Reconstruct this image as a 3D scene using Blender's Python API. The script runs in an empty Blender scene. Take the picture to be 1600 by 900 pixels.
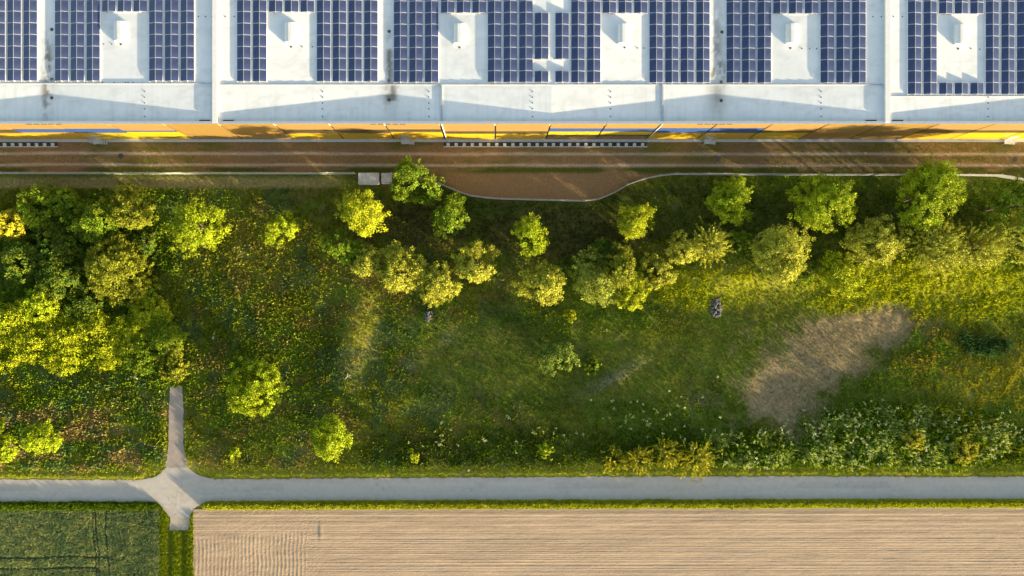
import bpy, math, random
import numpy as np
from mathutils import Vector

# ------------------------------------------------------------------ camera, light, exposure
SC = bpy.context.scene
COL = SC.collection
FPX, CAMH, NX, NY = 1067.0, 108.7, 774.0, 450.0      # focal length in photo pixels, flying height, nadir
SUN_EL, SUN_AZ = math.radians(6.8), math.radians(128.3)   # azimuth clockwise from +Y
cam = bpy.data.cameras.new('camera')
cam.sensor_width = 36.0
cam.lens = FPX / 1600 * 36.0
cam.shift_x = (800 - NX) / 1600
cam.clip_start, cam.clip_end = 1.0, 6000.0
cam_ob = bpy.data.objects.new('camera', cam)
cam_ob.location = (0, 0, CAMH)
COL.objects.link(cam_ob)
SC.camera = cam_ob
world = bpy.data.worlds.new('World')
SC.world = world
world.use_nodes = True
wn = world.node_tree
sky = wn.nodes.new('ShaderNodeTexSky')
sky.sky_type = 'NISHITA'
sky.sun_disc = False
sky.sun_elevation = SUN_EL
sky.sun_rotation = SUN_AZ
sky.ozone_density = 0.25
wn.links.new(sky.outputs[0], wn.nodes['Background'].inputs[0])
wn.nodes['Background'].inputs[1].default_value = 0.118
sun = bpy.data.lights.new('sun', 'SUN')
sun.energy = 4.8
sun.angle = math.radians(0.5)
sun.color = (1.0, 0.80, 0.50)
sun_ob = bpy.data.objects.new('sun', sun)
sdir = Vector((math.sin(SUN_AZ) * math.cos(SUN_EL), math.cos(SUN_AZ) * math.cos(SUN_EL), math.sin(SUN_EL)))
sun_ob.rotation_euler = sdir.to_track_quat('Z', 'Y').to_euler()
sun_ob.location = sdir * 300
COL.objects.link(sun_ob)
vs = SC.view_settings
vs.view_transform = 'Standard'
vs.look = 'None'
vs.gamma = 1.0
vs.use_curve_mapping = False
vs.exposure = 2.0
SC.cycles.max_bounces = 6
SC.cycles.diffuse_bounces = 3
SC.cycles.transparent_max_bounces = 4

rng = np.random.default_rng(11)
random.seed(11)


def W(px, py, z=0.0):
    s = FPX / (CAMH - z)
    return (px - NX) / s, (NY - py) / s


def PX(X, Y):
    s = FPX / CAMH
    return X * s + NX, NY - Y * s


# ------------------------------------------------------------------ noise helpers
def _hash(ix, iy, seed):
    h = (ix.astype(np.int64) * 374761393 + iy.astype(np.int64) * 668265263 + seed * 974634777) & 0x7fffffff
    h = ((h ^ (h >> 13)) * 1274126177) & 0x7fffffff
    h = h ^ (h >> 16)
    return (h & 0xffff) / 65535.0


def vnoise(x, y, seed=0):
    x = np.asarray(x, float)
    y = np.asarray(y, float)
    x0, y0 = np.floor(x), np.floor(y)
    fx, fy = x - x0, y - y0
    fx, fy = fx * fx * (3 - 2 * fx), fy * fy * (3 - 2 * fy)
    ix, iy = x0.astype(np.int64), y0.astype(np.int64)
    a, b = _hash(ix, iy, seed), _hash(ix + 1, iy, seed)
    c, d = _hash(ix, iy + 1, seed), _hash(ix + 1, iy + 1, seed)
    return (a * (1 - fx) + b * fx) * (1 - fy) + (c * (1 - fx) + d * fx) * fy


def fbm(x, y, seed=0, octv=4):
    t, amp, tot = 0, 1.0, 0
    for i in range(octv):
        t = t + amp * vnoise(np.asarray(x) * 2 ** i + i * 17.3, np.asarray(y) * 2 ** i - i * 9.1, seed + i)
        tot += amp
        amp *= 0.5
    return t / tot


def EL(px, py, cx, cy, rx, ry, rot=0.0):
    c, s = math.cos(rot), math.sin(rot)
    dx, dy = px - cx, py - cy
    u, v = (dx * c + dy * s) / rx, (-dx * s + dy * c) / ry
    return np.exp(-(u * u + v * v))


def sm(e0, e1, x):
    t = np.clip((np.asarray(x, float) - e0) / (e1 - e0), 0, 1)
    return t * t * (3 - 2 * t)


def mixc(a, b, t):
    return a + (np.asarray(b) - a) * np.asarray(t)[..., None]


# ------------------------------------------------------------------ mesh helpers
def tag(o, label=None, cat=None, group=None, kind=None):
    if label: o['label'] = label
    if cat: o['category'] = cat
    if group: o['group'] = group
    if kind: o['kind'] = kind
    return o


def link(name, me, parent=None):
    o = bpy.data.objects.new(name, me)
    COL.objects.link(o)
    if parent is not None:
        o.parent = parent
    return o


def empty(name, loc=(0, 0, 0), rz=0.0):
    o = bpy.data.objects.new(name, None)
    o.location = loc
    o.rotation_euler = (0, 0, rz)
    o.empty_display_size = 0.3
    COL.objects.link(o)
    return o


def np_mesh(name, V, Fq, mats, col=None, smooth=False, midx=None):
    """V (n,3), Fq (m,4) quads"""
    me = bpy.data.meshes.new(name)
    V = np.asarray(V, np.float32)
    Fq = np.asarray(Fq, np.int32)
    n, m = len(V), len(Fq)
    me.vertices.add(n)
    me.vertices.foreach_set('co', V.ravel())
    me.loops.add(m * 4)
    me.loops.foreach_set('vertex_index', Fq.ravel())
    me.polygons.add(m)
    me.polygons.foreach_set('loop_start', np.arange(0, m * 4, 4, dtype=np.int32))
    me.polygons.foreach_set('loop_total', np.full(m, 4, np.int32))
    me.polygons.foreach_set('use_smooth', np.full(m, smooth, bool))
    for mt in (mats if isinstance(mats, (list, tuple)) else [mats]):
        me.materials.append(mt)
    if midx is not None:
        me.polygons.foreach_set('material_index', np.asarray(midx, np.int32))
    me.update(calc_edges=True)
    if col is not None:
        at = me.color_attributes.new('col', 'FLOAT_COLOR', 'POINT')
        c4 = np.ones((n, 4), np.float32)
        c4[:, :3] = np.clip(col, 0, 1)
        at.data.foreach_set('color', c4.ravel())
    return me


def grid_mesh(name, X, Y, Z, mat, col=None, smooth=True):
    """X,Y,Z 2-D arrays; rows run along axis 0"""
    a, b = X.shape
    V = np.stack([X, Y, Z], -1).reshape(-1, 3)
    i = np.arange(a * b).reshape(a, b)
    Fq = np.stack([i[:-1, :-1], i[:-1, 1:], i[1:, 1:], i[1:, :-1]], -1).reshape(-1, 4)
    # make the faces look up
    p0, p1, p3 = V[Fq[0, 0]], V[Fq[0, 1]], V[Fq[0, 3]]
    if np.cross(p1 - p0, p3 - p0)[2] < 0:
        Fq = Fq[:, ::-1]
    return np_mesh(name, V, Fq, mat, None if col is None else col.reshape(-1, 3), smooth)


class MB:
    def __init__(self):
        self.v, self.f, self.m = [], [], []

    def box(self, x0, x1, y0, y1, z0, z1, mi=0):
        n = len(self.v)
        self.v += [(x0, y0, z0), (x1, y0, z0), (x1, y1, z0), (x0, y1, z0), (x0, y0, z1), (x1, y0, z1), (x1, y1, z1), (x0, y1, z1)]
        for q in ((0, 3, 2, 1), (4, 5, 6, 7), (0, 1, 5, 4), (1, 2, 6, 5), (2, 3, 7, 6), (3, 0, 4, 7)):
            self.f.append(tuple(n + k for k in q))
            self.m.append(mi)
        return self

    def quad(self, a, b, c, d, mi=0):
        n = len(self.v)
        self.v += [a, b, c, d]
        self.f.append((n, n + 1, n + 2, n + 3))
        self.m.append(mi)
        return self

    def ring(self, pts_list, mi=0, cap=True):
        """loft closed rings of equal length"""
        n = len(self.v)
        k = len(pts_list[0])
        for p in pts_list:
            self.v += [tuple(q) for q in p]
        for r in range(len(pts_list) - 1):
            for j in range(k):
                a, b = n + r * k + j, n + r * k + (j + 1) % k
                self.f.append((a, b, b + k, a + k))
                self.m.append(mi)
        if cap:
            self.f.append(tuple(n + (len(pts_list) - 1) * k + j for j in range(k)))
            self.m.append(mi)
            self.f.append(tuple(n + j for j in reversed(range(k))))
            self.m.append(mi)
        return self

    def cyl(self, x, y, z0, z1, r0, r1=None, k=12, mi=0):
        r1 = r0 if r1 is None else r1
        an = [2 * math.pi * j / k for j in range(k)]
        return self.ring([[(x + r0 * math.cos(a), y + r0 * math.sin(a), z0) for a in an],
                          [(x + r1 * math.cos(a), y + r1 * math.sin(a), z1) for a in an]], mi)

    def tube(self, pts, radii, k=6, mi=0):
        rings = []
        for i, p in enumerate(pts):
            p = Vector(p)
            d = (Vector(pts[min(i + 1, len(pts) - 1)]) - Vector(pts[max(i - 1, 0)])).normalized()
            u = d.cross(Vector((0.3, 1, 0.1))).normalized()
            w = d.cross(u)
            rings.append([p + (u * math.cos(2 * math.pi * j / k) + w * math.sin(2 * math.pi * j / k)) * radii[i] for j in range(k)])
        return self.ring(rings, mi)

    def mesh(self, name, mats, smooth=False):
        me = bpy.data.meshes.new(name)
        me.from_pydata([tuple(p) for p in self.v], [], self.f)
        for mt in (mats if isinstance(mats, (list, tuple)) else [mats]):
            me.materials.append(mt)
        me.polygons.foreach_set('material_index', np.array(self.m, np.int32))
        if smooth:
            me.polygons.foreach_set('use_smooth', np.ones(len(self.f), bool))
        me.update()
        return me


def leaves(name, C, D, S, L, Wd, col, mat):
    """rhombic leaves: centres C, unit length axes D, unit side axes S"""
    C = np.asarray(C)
    L = np.asarray(L)[:, None]
    Wd = np.asarray(Wd)[:, None]
    nrm = np.cross(D, S)
    a = C - D * L * 0.5
    b = C + S * Wd * 0.5 + D * L * 0.05 + nrm * Wd * 0.12
    c = C + D * L * 0.5
    d = C - S * Wd * 0.5 + D * L * 0.05 + nrm * Wd * 0.12
    V = np.stack([a, b, c, d], 1).reshape(-1, 3)
    Fq = np.arange(len(C) * 4).reshape(-1, 4)
    return np_mesh(name, V, Fq, mat, np.repeat(col, 4, 0))


def unit(v):
    return v / np.maximum(np.linalg.norm(v, axis=-1, keepdims=True), 1e-6)


# ------------------------------------------------------------------ materials
def mat_base(name):
    m = bpy.data.materials.new(name)
    m.use_nodes = True
    nt = m.node_tree
    return m, nt, nt.nodes['Principled BSDF']


def plain(name, col, rough=0.6, metal=0.0, noise=0.0, scale=3.0, bump=0.0, spec=0.5):
    m, nt, b = mat_base(name)
    b.inputs['Roughness'].default_value = rough
    b.inputs['Metallic'].default_value = metal
    b.inputs['Specular IOR Level'].default_value = spec
    if noise > 0:
        tc = nt.nodes.new('ShaderNodeTexCoord')
        nz = nt.nodes.new('ShaderNodeTexNoise')
        nz.inputs['Scale'].default_value = scale
        nz.inputs['Detail'].default_value = 6
        rp = nt.nodes.new('ShaderNodeValToRGB')
        lo = [c * (1 - noise) for c in col]
        hi = [min(1, c * (1 + noise * 0.7)) for c in col]
        rp.color_ramp.elements[0].color = (*lo, 1)
        rp.color_ramp.elements[1].color = (*hi, 1)
        rp.color_ramp.elements[0].position = 0.3
        rp.color_ramp.elements[1].position = 0.7
        nt.links.new(tc.outputs['Object'], nz.inputs['Vector'])
        nt.links.new(nz.outputs[0], rp.inputs[0])
        nt.links.new(rp.outputs[0], b.inputs['Base Color'])
        if bump:
            bp = nt.nodes.new('ShaderNodeBump')
            bp.inputs['Strength'].default_value = bump
            bp.inputs['Distance'].default_value = 0.05
            nt.links.new(nz.outputs[0], bp.inputs['Height'])
            nt.links.new(bp.outputs[0], b.inputs['Normal'])
    else:
        b.inputs['Base Color'].default_value = (*col, 1)
    return m


def attr_mat(name, rough=0.9, noise=0.25, scale=4.0, bump=0.0, bdist=0.05, trans=0.0, spec=0.3):
    """base colour from the mesh's own 'col' attribute, broken up by procedural noise"""
    m, nt, b = mat_base(name)
    b.inputs['Roughness'].default_value = rough
    b.inputs['Specular IOR Level'].default_value = spec
    at = nt.nodes.new('ShaderNodeAttribute')
    at.attribute_name = 'col'
    out = at.outputs['Color']
    if noise > 0:
        tc = nt.nodes.new('ShaderNodeTexCoord')
        nz = nt.nodes.new('ShaderNodeTexNoise')
        nz.inputs['Scale'].default_value = scale
        nz.inputs['Detail'].default_value = 5
        nz.inputs['Roughness'].default_value = 0.65
        mr = nt.nodes.new('ShaderNodeMapRange')
        mr.inputs[1].default_value, mr.inputs[2].default_value = 0.3, 0.7
        mr.inputs[3].default_value, mr.inputs[4].default_value = 1 - noise, 1 + noise
        mx = nt.nodes.new('ShaderNodeVectorMath')
        mx.operation = 'SCALE'
        nt.links.new(tc.outputs['Object'], nz.inputs['Vector'])
        nt.links.new(nz.outputs[0], mr.inputs[0])
        nt.links.new(out, mx.inputs[0])
        nt.links.new(mr.outputs[0], mx.inputs['Scale'])
        out = mx.outputs[0]
        if bump:
            bp = nt.nodes.new('ShaderNodeBump')
            bp.inputs['Strength'].default_value = bump
            bp.inputs['Distance'].default_value = bdist
            nt.links.new(nz.outputs[0], bp.inputs['Height'])
            nt.links.new(bp.outputs[0], b.inputs['Normal'])
    nt.links.new(out, b.inputs['Base Color'])
    if trans > 0:
        tr = nt.nodes.new('ShaderNodeBsdfTranslucent')
        ms = nt.nodes.new('ShaderNodeMixShader')
        ms.inputs[0].default_value = trans
        nt.links.new(out, tr.inputs['Color'])
        nt.links.new(b.outputs[0], ms.inputs[1])
        nt.links.new(tr.outputs[0], ms.inputs[2])
        nt.links.new(ms.outputs[0], nt.nodes['Material Output'].inputs['Surface'])
    return m


M = dict(
    ground=attr_mat('meadow_soil', 0.95, 0.35, 2.2, 0.6, 0.08, spec=0.05),
    track=attr_mat('grass_track', 0.95, 0.3, 5.0, 0.6, 0.05, spec=0.08),
    asphalt=attr_mat('pale_asphalt', 0.85, 0.07, 1.2, 0.15, 0.01),
    gravel=attr_mat('gravel', 0.95, 0.22, 7.0, 0.6, 0.04),
    soil=attr_mat('dry_tilled_soil', 0.95, 0.16, 6.0, 0.5, 0.05),
    leaf=attr_mat('foliage', 0.6, 0.0, trans=0.10, spec=0.1),
    grass=attr_mat('grass_blades', 0.65, 0.0, trans=0.2, spec=0.06),
    bark=plain('bark', (0.11, 0.085, 0.06), 0.9, noise=0.4, scale=6),
    roof=attr_mat('white_roof_membrane', 0.6, 0.05, 0.7, 0.0, spec=0.3),
    white=plain('white_painted_metal', (0.68, 0.68, 0.67), 0.45, noise=0.06, scale=2),
    cap=plain('grey_metal_coping', (0.42, 0.46, 0.5), 0.4, 0.3, noise=0.1),
    dark=plain('dark_joint', (0.03, 0.032, 0.035), 0.7, noise=0.2),
    alu=plain('aluminium_frame', (0.68, 0.69, 0.71), 0.4, 0.1),
    glass=plain('solar_cell_glass', (0.044, 0.064, 0.155), 0.3, 0.0, noise=0.38, scale=0.45, spec=0.5),
    ochre=plain('ochre_panel', (0.22, 0.14, 0.04), 0.4, noise=0.06, scale=1.0),
    tan=plain('tan_orange_panel', (0.25, 0.16, 0.06), 0.4, noise=0.06, scale=1.0),
    yellow=plain('yellow_panel', (0.44, 0.32, 0.006), 0.35, noise=0.06, scale=1.0),
    orange=plain('orange_panel', (0.45, 0.285, 0.006), 0.35, noise=0.06, scale=1.0),
    blue=plain('blue_panel', (0.015, 0.055, 0.2), 0.6, noise=0.12, scale=1.0),
    olive=plain('olive_panel', (0.05, 0.045, 0.02), 0.35, noise=0.15, scale=1.0),
    concrete=plain('pale_concrete', (0.5, 0.5, 0.48), 0.9, noise=0.22, scale=2.5, bump=0.2),
    galv=plain('galvanised_steel', (0.55, 0.57, 0.58), 0.5, 0.4, noise=0.1),
    iron=plain('cast_iron', (0.08, 0.075, 0.075), 0.7, 0.3, noise=0.3, scale=8),
    stone=plain('grey_stone', (0.13, 0.13, 0.14), 0.9, spec=0.1, noise=0.35, scale=5, bump=0.4),
    deadwood=plain('bleached_wood', (0.5, 0.46, 0.38), 0.9, noise=0.3, scale=5),
    flower=plain('white_petals', (0.75, 0.75, 0.68), 0.8, noise=0.1),
)

# ------------------------------------------------------------------ plan of the site (photo pixels at ground level)
XS = np.arange(-120, 1741, 1.0)


def lut(pts, ragged=0.0, seed=0):
    p = np.array(pts, float)
    y = np.interp(XS, p[:, 0], p[:, 1])
    if ragged:
        y = y + ragged * (fbm(XS / 6.0, XS * 0, seed, 3) - 0.5) * 2
    return lambda x: np.interp(x, XS, y)


road_top = lut([(-120, 749), (222, 749.5), (238, 746.5), (250, 740), (258, 732), (262, 727.5), (291, 727.5), (297, 732), (306, 739), (318, 745.5),
                (338, 748.5), (700, 746), (1100, 744), (1740, 745)], 1.6, 3)
road_bot = lut([(-120, 784), (243, 783.5), (250, 788), (257, 797), (264, 806), (268, 811), (296, 811), (299, 802), (305, 793), (316, 786),
                (332, 783.5), (800, 781), (1740, 780)], 1.5, 5)
fence_y = lut([(-120, 272), (560, 272.5), (612, 272.5), (640, 275), (680, 285), (705, 296), (735, 307), (770, 311.5), (925, 315.5), (950, 307), (985, 286.5),
               (1010, 279.5), (1040, 273.5), (1500, 275), (1560, 276), (1600, 285), (1640, 300), (1740, 310)])
verge_bot = lut([(-120, 795), (250, 795), (303, 797), (320, 795.5), (700, 794.5), (1740, 791)], 1.0, 8)


def bare_mask(px, py):
    n = (fbm(px / 22, py / 22, 41) - 0.5)
    m = np.maximum.reduce([EL(px, py, 1345, 513, 92, 33, -0.12), EL(px, py, 1222, 612, 66, 62, 0.2), EL(px, py, 1282, 560, 75, 52, -0.4)])
    return sm(0.08, 0.72, m + 0.75 * n)


def gz(px, py):
    """ground relief in metres: flat by the building and the road, gentle humps in the meadow"""
    px = np.asarray(px, float)
    py = np.asarray(py, float)
    mask = sm(292, 335, py) * (1 - sm(715, 742, py))
    z = 0.3 * EL(px, py, 400, 385, 60, 30) + 0.4 * EL(px, py, 470, 440, 70, 40) + 0.55 * (fbm(px / 95, py / 95, 21, 3) - 0.5) + 0.22 * (fbm(px / 26, py / 26, 22, 3) - 0.5)
    z = z + 0.6 * EL(px, py, 552, 530, 30, 90, 0.22) + 0.12 * EL(px, py, 960, 590, 70, 14, -0.5) + 0.4 * EL(px, py, 1120, 440, 60, 22)
    z = z + 2.0 * EL(px, py, 1430, 408, 250, 46) + 0.7 * EL(px, py, 1130, 408, 90, 40) + 0.3 * (fbm(px / 9, py / 9, 24, 2) - 0.5) * EL(px, py, 1430, 470, 260, 60) - 0.35 * EL(px, py, 1535, 545, 45, 22) - 0.3 * EL(px, py, 640, 560, 60, 40)  # broad right-hand hump raised so its slope faces the sun
    z = z + 0.5 * EL(px, py, 1380, 680, 220, 30)
    bare = EL(px, py, 1285, 560, 110, 70)
    z = z * (1 - 0.8 * bare) * mask
    path = EL(px, py, 276, 660, 22, 80)
    z = z * (1 - path)
    vb = verge_bot(px)
    rb = road_bot(px)
    mid = 0.68 * rb + 0.32 * vb
    bank = np.exp(-((py - mid) / np.where(py < mid, 3.0, 6.0)) ** 2) * np.where(px > 320, 0.62, np.where(px < 245, 0.15, 0.0))
    top = 0.14 * np.exp(-((py - (road_top(px) - 6)) / 4.0) ** 2) * np.where((px > 225) & (px < 335), 0, 1)
    return z + bank + top


G_DARK = np.array((0.055, 0.115, 0.006))
G_MID = np.array((0.135, 0.215, 0.010))
G_YEL = np.array((0.36, 0.39, 0.010))
G_OLV = np.array((0.20, 0.225, 0.013))
G_BLUE = np.array((0.075, 0.165, 0.055))
C_DRY = np.array((0.36, 0.30, 0.07))
C_ORG = np.array((0.38, 0.26, 0.10))
C_PALE = np.array((0.38, 0.46, 0.10))


def zones(px, py):
    """height of the growth (m), how dense (0-1) and its colour, by place"""
    n1, n2, n3 = fbm(px / 40, py / 40, 61), fbm(px / 12, py / 12, 62), fbm(px / 75, py / 75, 63)
    h = 0.22 + 0.25 * n2
    c = np.broadcast_to(G_MID, px.shape + (3,)).copy()
    c = mixc(c, G_DARK, sm(0.48, 0.75, n1) * 0.8)
    c = mixc(c, G_OLV, sm(0.48, 0.65, n3) * 0.8)
    c = c * (0.82 + 0.5 * fbm(px / 18, py / 18, 64))[..., None]
    # rough weeds left of the middle
    z = EL(px, py, 420, 530, 170, 150)
    h = h + 0.20 * z * (0.3 + n2)
    c = mixc(c, G_OLV, 0.6 * z * sm(0.4, 0.6, n2))
    c = mixc(c, G_YEL * 0.32 + C_DRY * 0.4, 0.8 * EL(px, py, 395, 395, 85, 60) * sm(0.35, 0.6, n2))
    c = mixc(c, G_OLV * 0.9, 0.5 * EL(px, py, 480, 480, 90, 70) * sm(0.35, 0.6, n1))
    ridge = sm(0.25, 0.9, EL(px, py, 566, 530, 36, 95, 0.22) * (0.6 + 0.8 * n2))
    c = mixc(c, G_YEL * 0.6 + C_DRY * 0.4, 0.65 * ridge)  # dry grass, with the yellow of a sunlit streak put into the colour
    h = h * (1 - 0.4 * ridge)
    brn = sm(0.53, 0.68, fbm(px / 34, py / 22, 66)) * sm(270, 330, px) * (1 - sm(760, 900, px))
    c = mixc(c, np.array((0.26, 0.20, 0.05)), brn * 0.6)
    blu = sm(0.55, 0.68, fbm(px / 28, py / 40, 67)) * sm(200, 260, px) * (1 - sm(700, 900, px))
    c = mixc(c, G_BLUE * 0.9, blu * 0.6)
    # thicket floor
    z = EL(px, py, 110, 450, 190, 140)
    h = h + 0.6 * z * n2
    z = sm(0.35, 0.7, EL(px, py, 118, 530, 175, 46))
    h = h + 0.7 * z * n2
    c = mixc(c, np.array((0.34, 0.40, 0.012)), z * 0.9 * sm(0.3, 0.5, n2))
    # rough grass by the side path with dead tufts
    z = sm(575, 600, py) * (1 - sm(255, 300, px))
    h = h + 0.25 * z * n2
    c = mixc(c, C_ORG, z * sm(0.46, 0.62, fbm(px / 30, py / 17, 71)) * 0.8 * sm(600, 660, py))
    c = mixc(c, G_BLUE * 1.1, z * sm(0.52, 0.66, fbm(px / 20, py / 14, 72)) * 0.6)
    # mown middle
    mown = np.maximum.reduce([EL(px, py, 950, 575, 250, 62), EL(px, py, 760, 560, 130, 70), EL(px, py, 1190, 520, 130, 110)])
    mown = sm(0.35, 0.7, mown)
    h = h * (1 - 0.62 * mown)
    c = mixc(c, G_MID * 0.95, mown * 0.6)
    c = mixc(c, C_DRY * 0.8, 0.4 * EL(px, py, 960, 590, 70, 18, -0.5) + 0.5 * EL(px, py, 1095, 625, 28, 10) + 0.3 * mown * sm(0.5, 0.7, n2))
    # tall herbs behind the road, right of the middle they carry pale umbels
    z = sm(655, 690, py) * sm(540, 620, px)
    h = h + 0.3 * z * n2
    c = mixc(c, G_DARK, z * 0.6 * (1 - sm(722, 736, py)))
    umb = sm(0.35, 0.6, np.maximum(EL(px, py, 1400, 685, 230, 62), EL(px, py, 1180, 700, 120, 36)))
    h = h + 0.55 * umb * (0.3 + n2)
    c = mixc(c, G_MID, umb * 0.6)
    c = mixc(c, C_PALE, umb * sm(0.44, 0.58, fbm(px / 11, py / 11, 75)) * 0.85)
    # grass on the right-hand hump, its sunlit yellow put into the colour
    z = np.clip(sm(0.3, 0.7, np.maximum(EL(px, py, 1420, 455, 240, 62), EL(px, py, 1110, 450, 110, 40))), 0, 1)
    h = h + 0.28 * z * n2
    c = mixc(c, G_YEL * 1.15, z * 0.97)
    # sunlit gold put into the colour of the grass along the right edge of the picture
    z = EL(px, py, 1580, 600, 130, 90)
    c = mixc(c, np.array((0.38, 0.34, 0.012)), z * 0.8 * sm(0.35, 0.6, n1 * 0.5 + n2 * 0.5))
    # right of the bare patch: golden tufts
    z = EL(px, py, 1455, 540, 60, 45)
    h = h + 0.3 * z * n2
    c = mixc(c, C_DRY * np.array((1, .95, .5)), z * sm(0.42, 0.6, n2))
    # verge along the road: bright thin grass
    v = sm(-22, -8, py - road_top(px))
    h = h * (1 - 0.55 * v)
    c = mixc(c, G_YEL, v * 0.7)
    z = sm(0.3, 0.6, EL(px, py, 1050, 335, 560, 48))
    c = mixc(c, G_DARK * 0.8, z * 0.75)  # shade below the tree belt, put into the growth's colour
    # between the trees below the fence: brownish sward, the trees' shade painted into its colour
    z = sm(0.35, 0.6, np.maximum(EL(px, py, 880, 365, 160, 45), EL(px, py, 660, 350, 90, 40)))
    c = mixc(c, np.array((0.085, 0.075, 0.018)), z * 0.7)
    b = bare_mask(px, py)
    dens = 1 - 0.72 * b
    h = h * (1 - 0.6 * b)
    c = mixc(c, np.array((0.27, 0.215, 0.105)), b * 0.8)
    return h, dens, c


# ------------------------------------------------------------------ ground: one sheet out to the horizon
def axis(lo, hi, step, far):
    core = np.arange(lo, hi + 1e-6, step)
    out = [lo]
    d = step * 2
    while out[-1] > -far:
        out.append(out[-1] - d)
        d *= 1.5
    out2 = [core[-1]]
    d = step * 2
    while out2[-1] < far:
        out2.append(out2[-1] + d)
        d *= 1.5
    return np.concatenate([np.array(out[1:])[::-1], core, np.array(out2[1:])])


gx = axis(-86, 92, 0.24, 3000.0)
gy = axis(-38, 19, 0.24, 3000.0)
GX, GY = np.meshgrid(gx, gy)
gpx, gpy = PX(GX, GY)
gZ = gz(gpx, gpy) * sm(-400, -120, gpx) * (1 - sm(1800, 2000, gpx))
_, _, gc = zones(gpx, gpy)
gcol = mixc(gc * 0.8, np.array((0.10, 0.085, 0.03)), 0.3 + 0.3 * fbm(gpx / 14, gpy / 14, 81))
tanpatch = np.array((0.235, 0.18, 0.10))
gcol = mixc(gcol, tanpatch * (0.8 + 0.4 * fbm(gpx / 9, gpy / 9, 83))[..., None], bare_mask(gpx, gpy) * 0.92)
greysoil = np.array((0.15, 0.15, 0.10))
for (cx, cy, rx, ry, ro, k) in ((640, 572, 12, 6, 0.5, 1), (700, 528, 14, 9, -0.5, .6), (962, 588, 45, 9, -0.5, .8), (1095, 626, 20, 8, 0, .6), (90, 590, 28, 12, .2, .5), (160, 600, 16, 10, 0, .4)):
    gcol = mixc(gcol, greysoil, k * EL(gpx, gpy, cx, cy, rx, ry, ro))
# strip of dry mown grass below the fence at the left
strip = sm(275, 279, gpy) * (1 - sm(291, 297, gpy + 5 * (fbm(gpx / 12, gpy, 84) - .5))) * (1 - sm(500, 560, gpx))
gcol = mixc(gcol, np.array((0.27, 0.22, 0.09)) * (0.75 + 0.5 * fbm(gpx / 20, gpy / 5, 85))[..., None], strip * 0.8)
tag(link('ground', grid_mesh('ground', GX, GY, gZ, M['ground'], gcol)), 'uneven meadow ground below grass and herbs', 'ground', kind='structure')


def sheet(name, xs, ytop, ybot, nv, zf, colf, mat, label, cat, thick=0.0):
    """a draped sheet between two edges given in photo pixels"""
    t = np.linspace(0, 1, nv)
    P, T = np.meshgrid(xs, t)
    Q = ytop(P) * (1 - T) + ybot(P) * T
    Xw, Yw = W(P, Q)
    o = link(name, grid_mesh(name, Xw, Yw, zf(P, Q, T), mat, colf(P, Q, T)))
    return tag(o, label, cat, kind='structure')


# service track along the building
def track_col(P, Q, T):
    n = fbm(P / 30, Q / 8, 91)
    n2 = fbm(P / 90, Q / 40, 92)
    c = np.broadcast_to(np.array((0.20, 0.145, 0.06)), P.shape + (3,)).copy()
    c = mixc(c, np.array((0.13, 0.125, 0.03)), sm(0.4, 0.65, n) * 0.8)
    c = mixc(c, np.array((0.25, 0.155, 0.08)), sm(0.45, 0.6, n2) * 0.7)
    brown = sm(0, 6, Q - 268) * sm(680, 720, P) * (1 - sm(960, 1000, P))
    c = mixc(c, np.array((0.25, 0.16, 0.08)), brown * 0.9)
    c = mixc(c, np.array((0.07, 0.09, 0.015)), sm(259, 264, Q) * (1 - brown) * (1 - sm(266, 272, Q) * 0.3) * sm(0.3, 0.55, fbm(P / 60, Q / 12, 94)))
    wob = 2.2 * (fbm(P / 80, P * 0, 95, 3) - 0.5)
    for y0, wd, k in ((240.5, 2.6, 0.8), (258, 2.4, 0.75)):
        e = (Q - y0 - wob - (P - 800) * 0.0012) / (wd * 0.85 * (0.7 + 0.7 * fbm(P / 25, Q * 0 + y0, 96)))
        c = mixc(c, np.array((0.56, 0.46, 0.37)), k * np.exp(-e * e) * (0.45 + 0.75 * fbm(P / 14, Q / 4, 97)).clip(0, 1))
    return c


def track_z(P, Q, T):
    z = 0.012 + 0.05 * (fbm(P / 9, Q / 7, 98) - 0.3).clip(0)
    for y0 in (240.5, 258):
        z = z - 0.03 * np.exp(-((Q - y0) / 4) ** 2)
    return z + 0.03


sheet('service_track', np.arange(-110, 1721, 1.6), lambda x: x * 0 + 222.5, fence_y, 60, track_z, track_col, M['track'],
      'brown grassy service track with two pale gravel wheel ruts along the warehouse', 'track')
sheet('paving_strip', np.arange(-110, 1721, 8.0), lambda x: x * 0 + 217, lambda x: x * 0 + 222.2, 4, lambda P, Q, T: 0.09 + 0 * P,
      lambda P, Q, T: np.broadcast_to(np.array((0.5, 0.5, 0.5)), P.shape + (3,)).copy(), M['gravel'], 'narrow pale concrete strip at the foot of the warehouse wall', 'paving strip')


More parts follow.
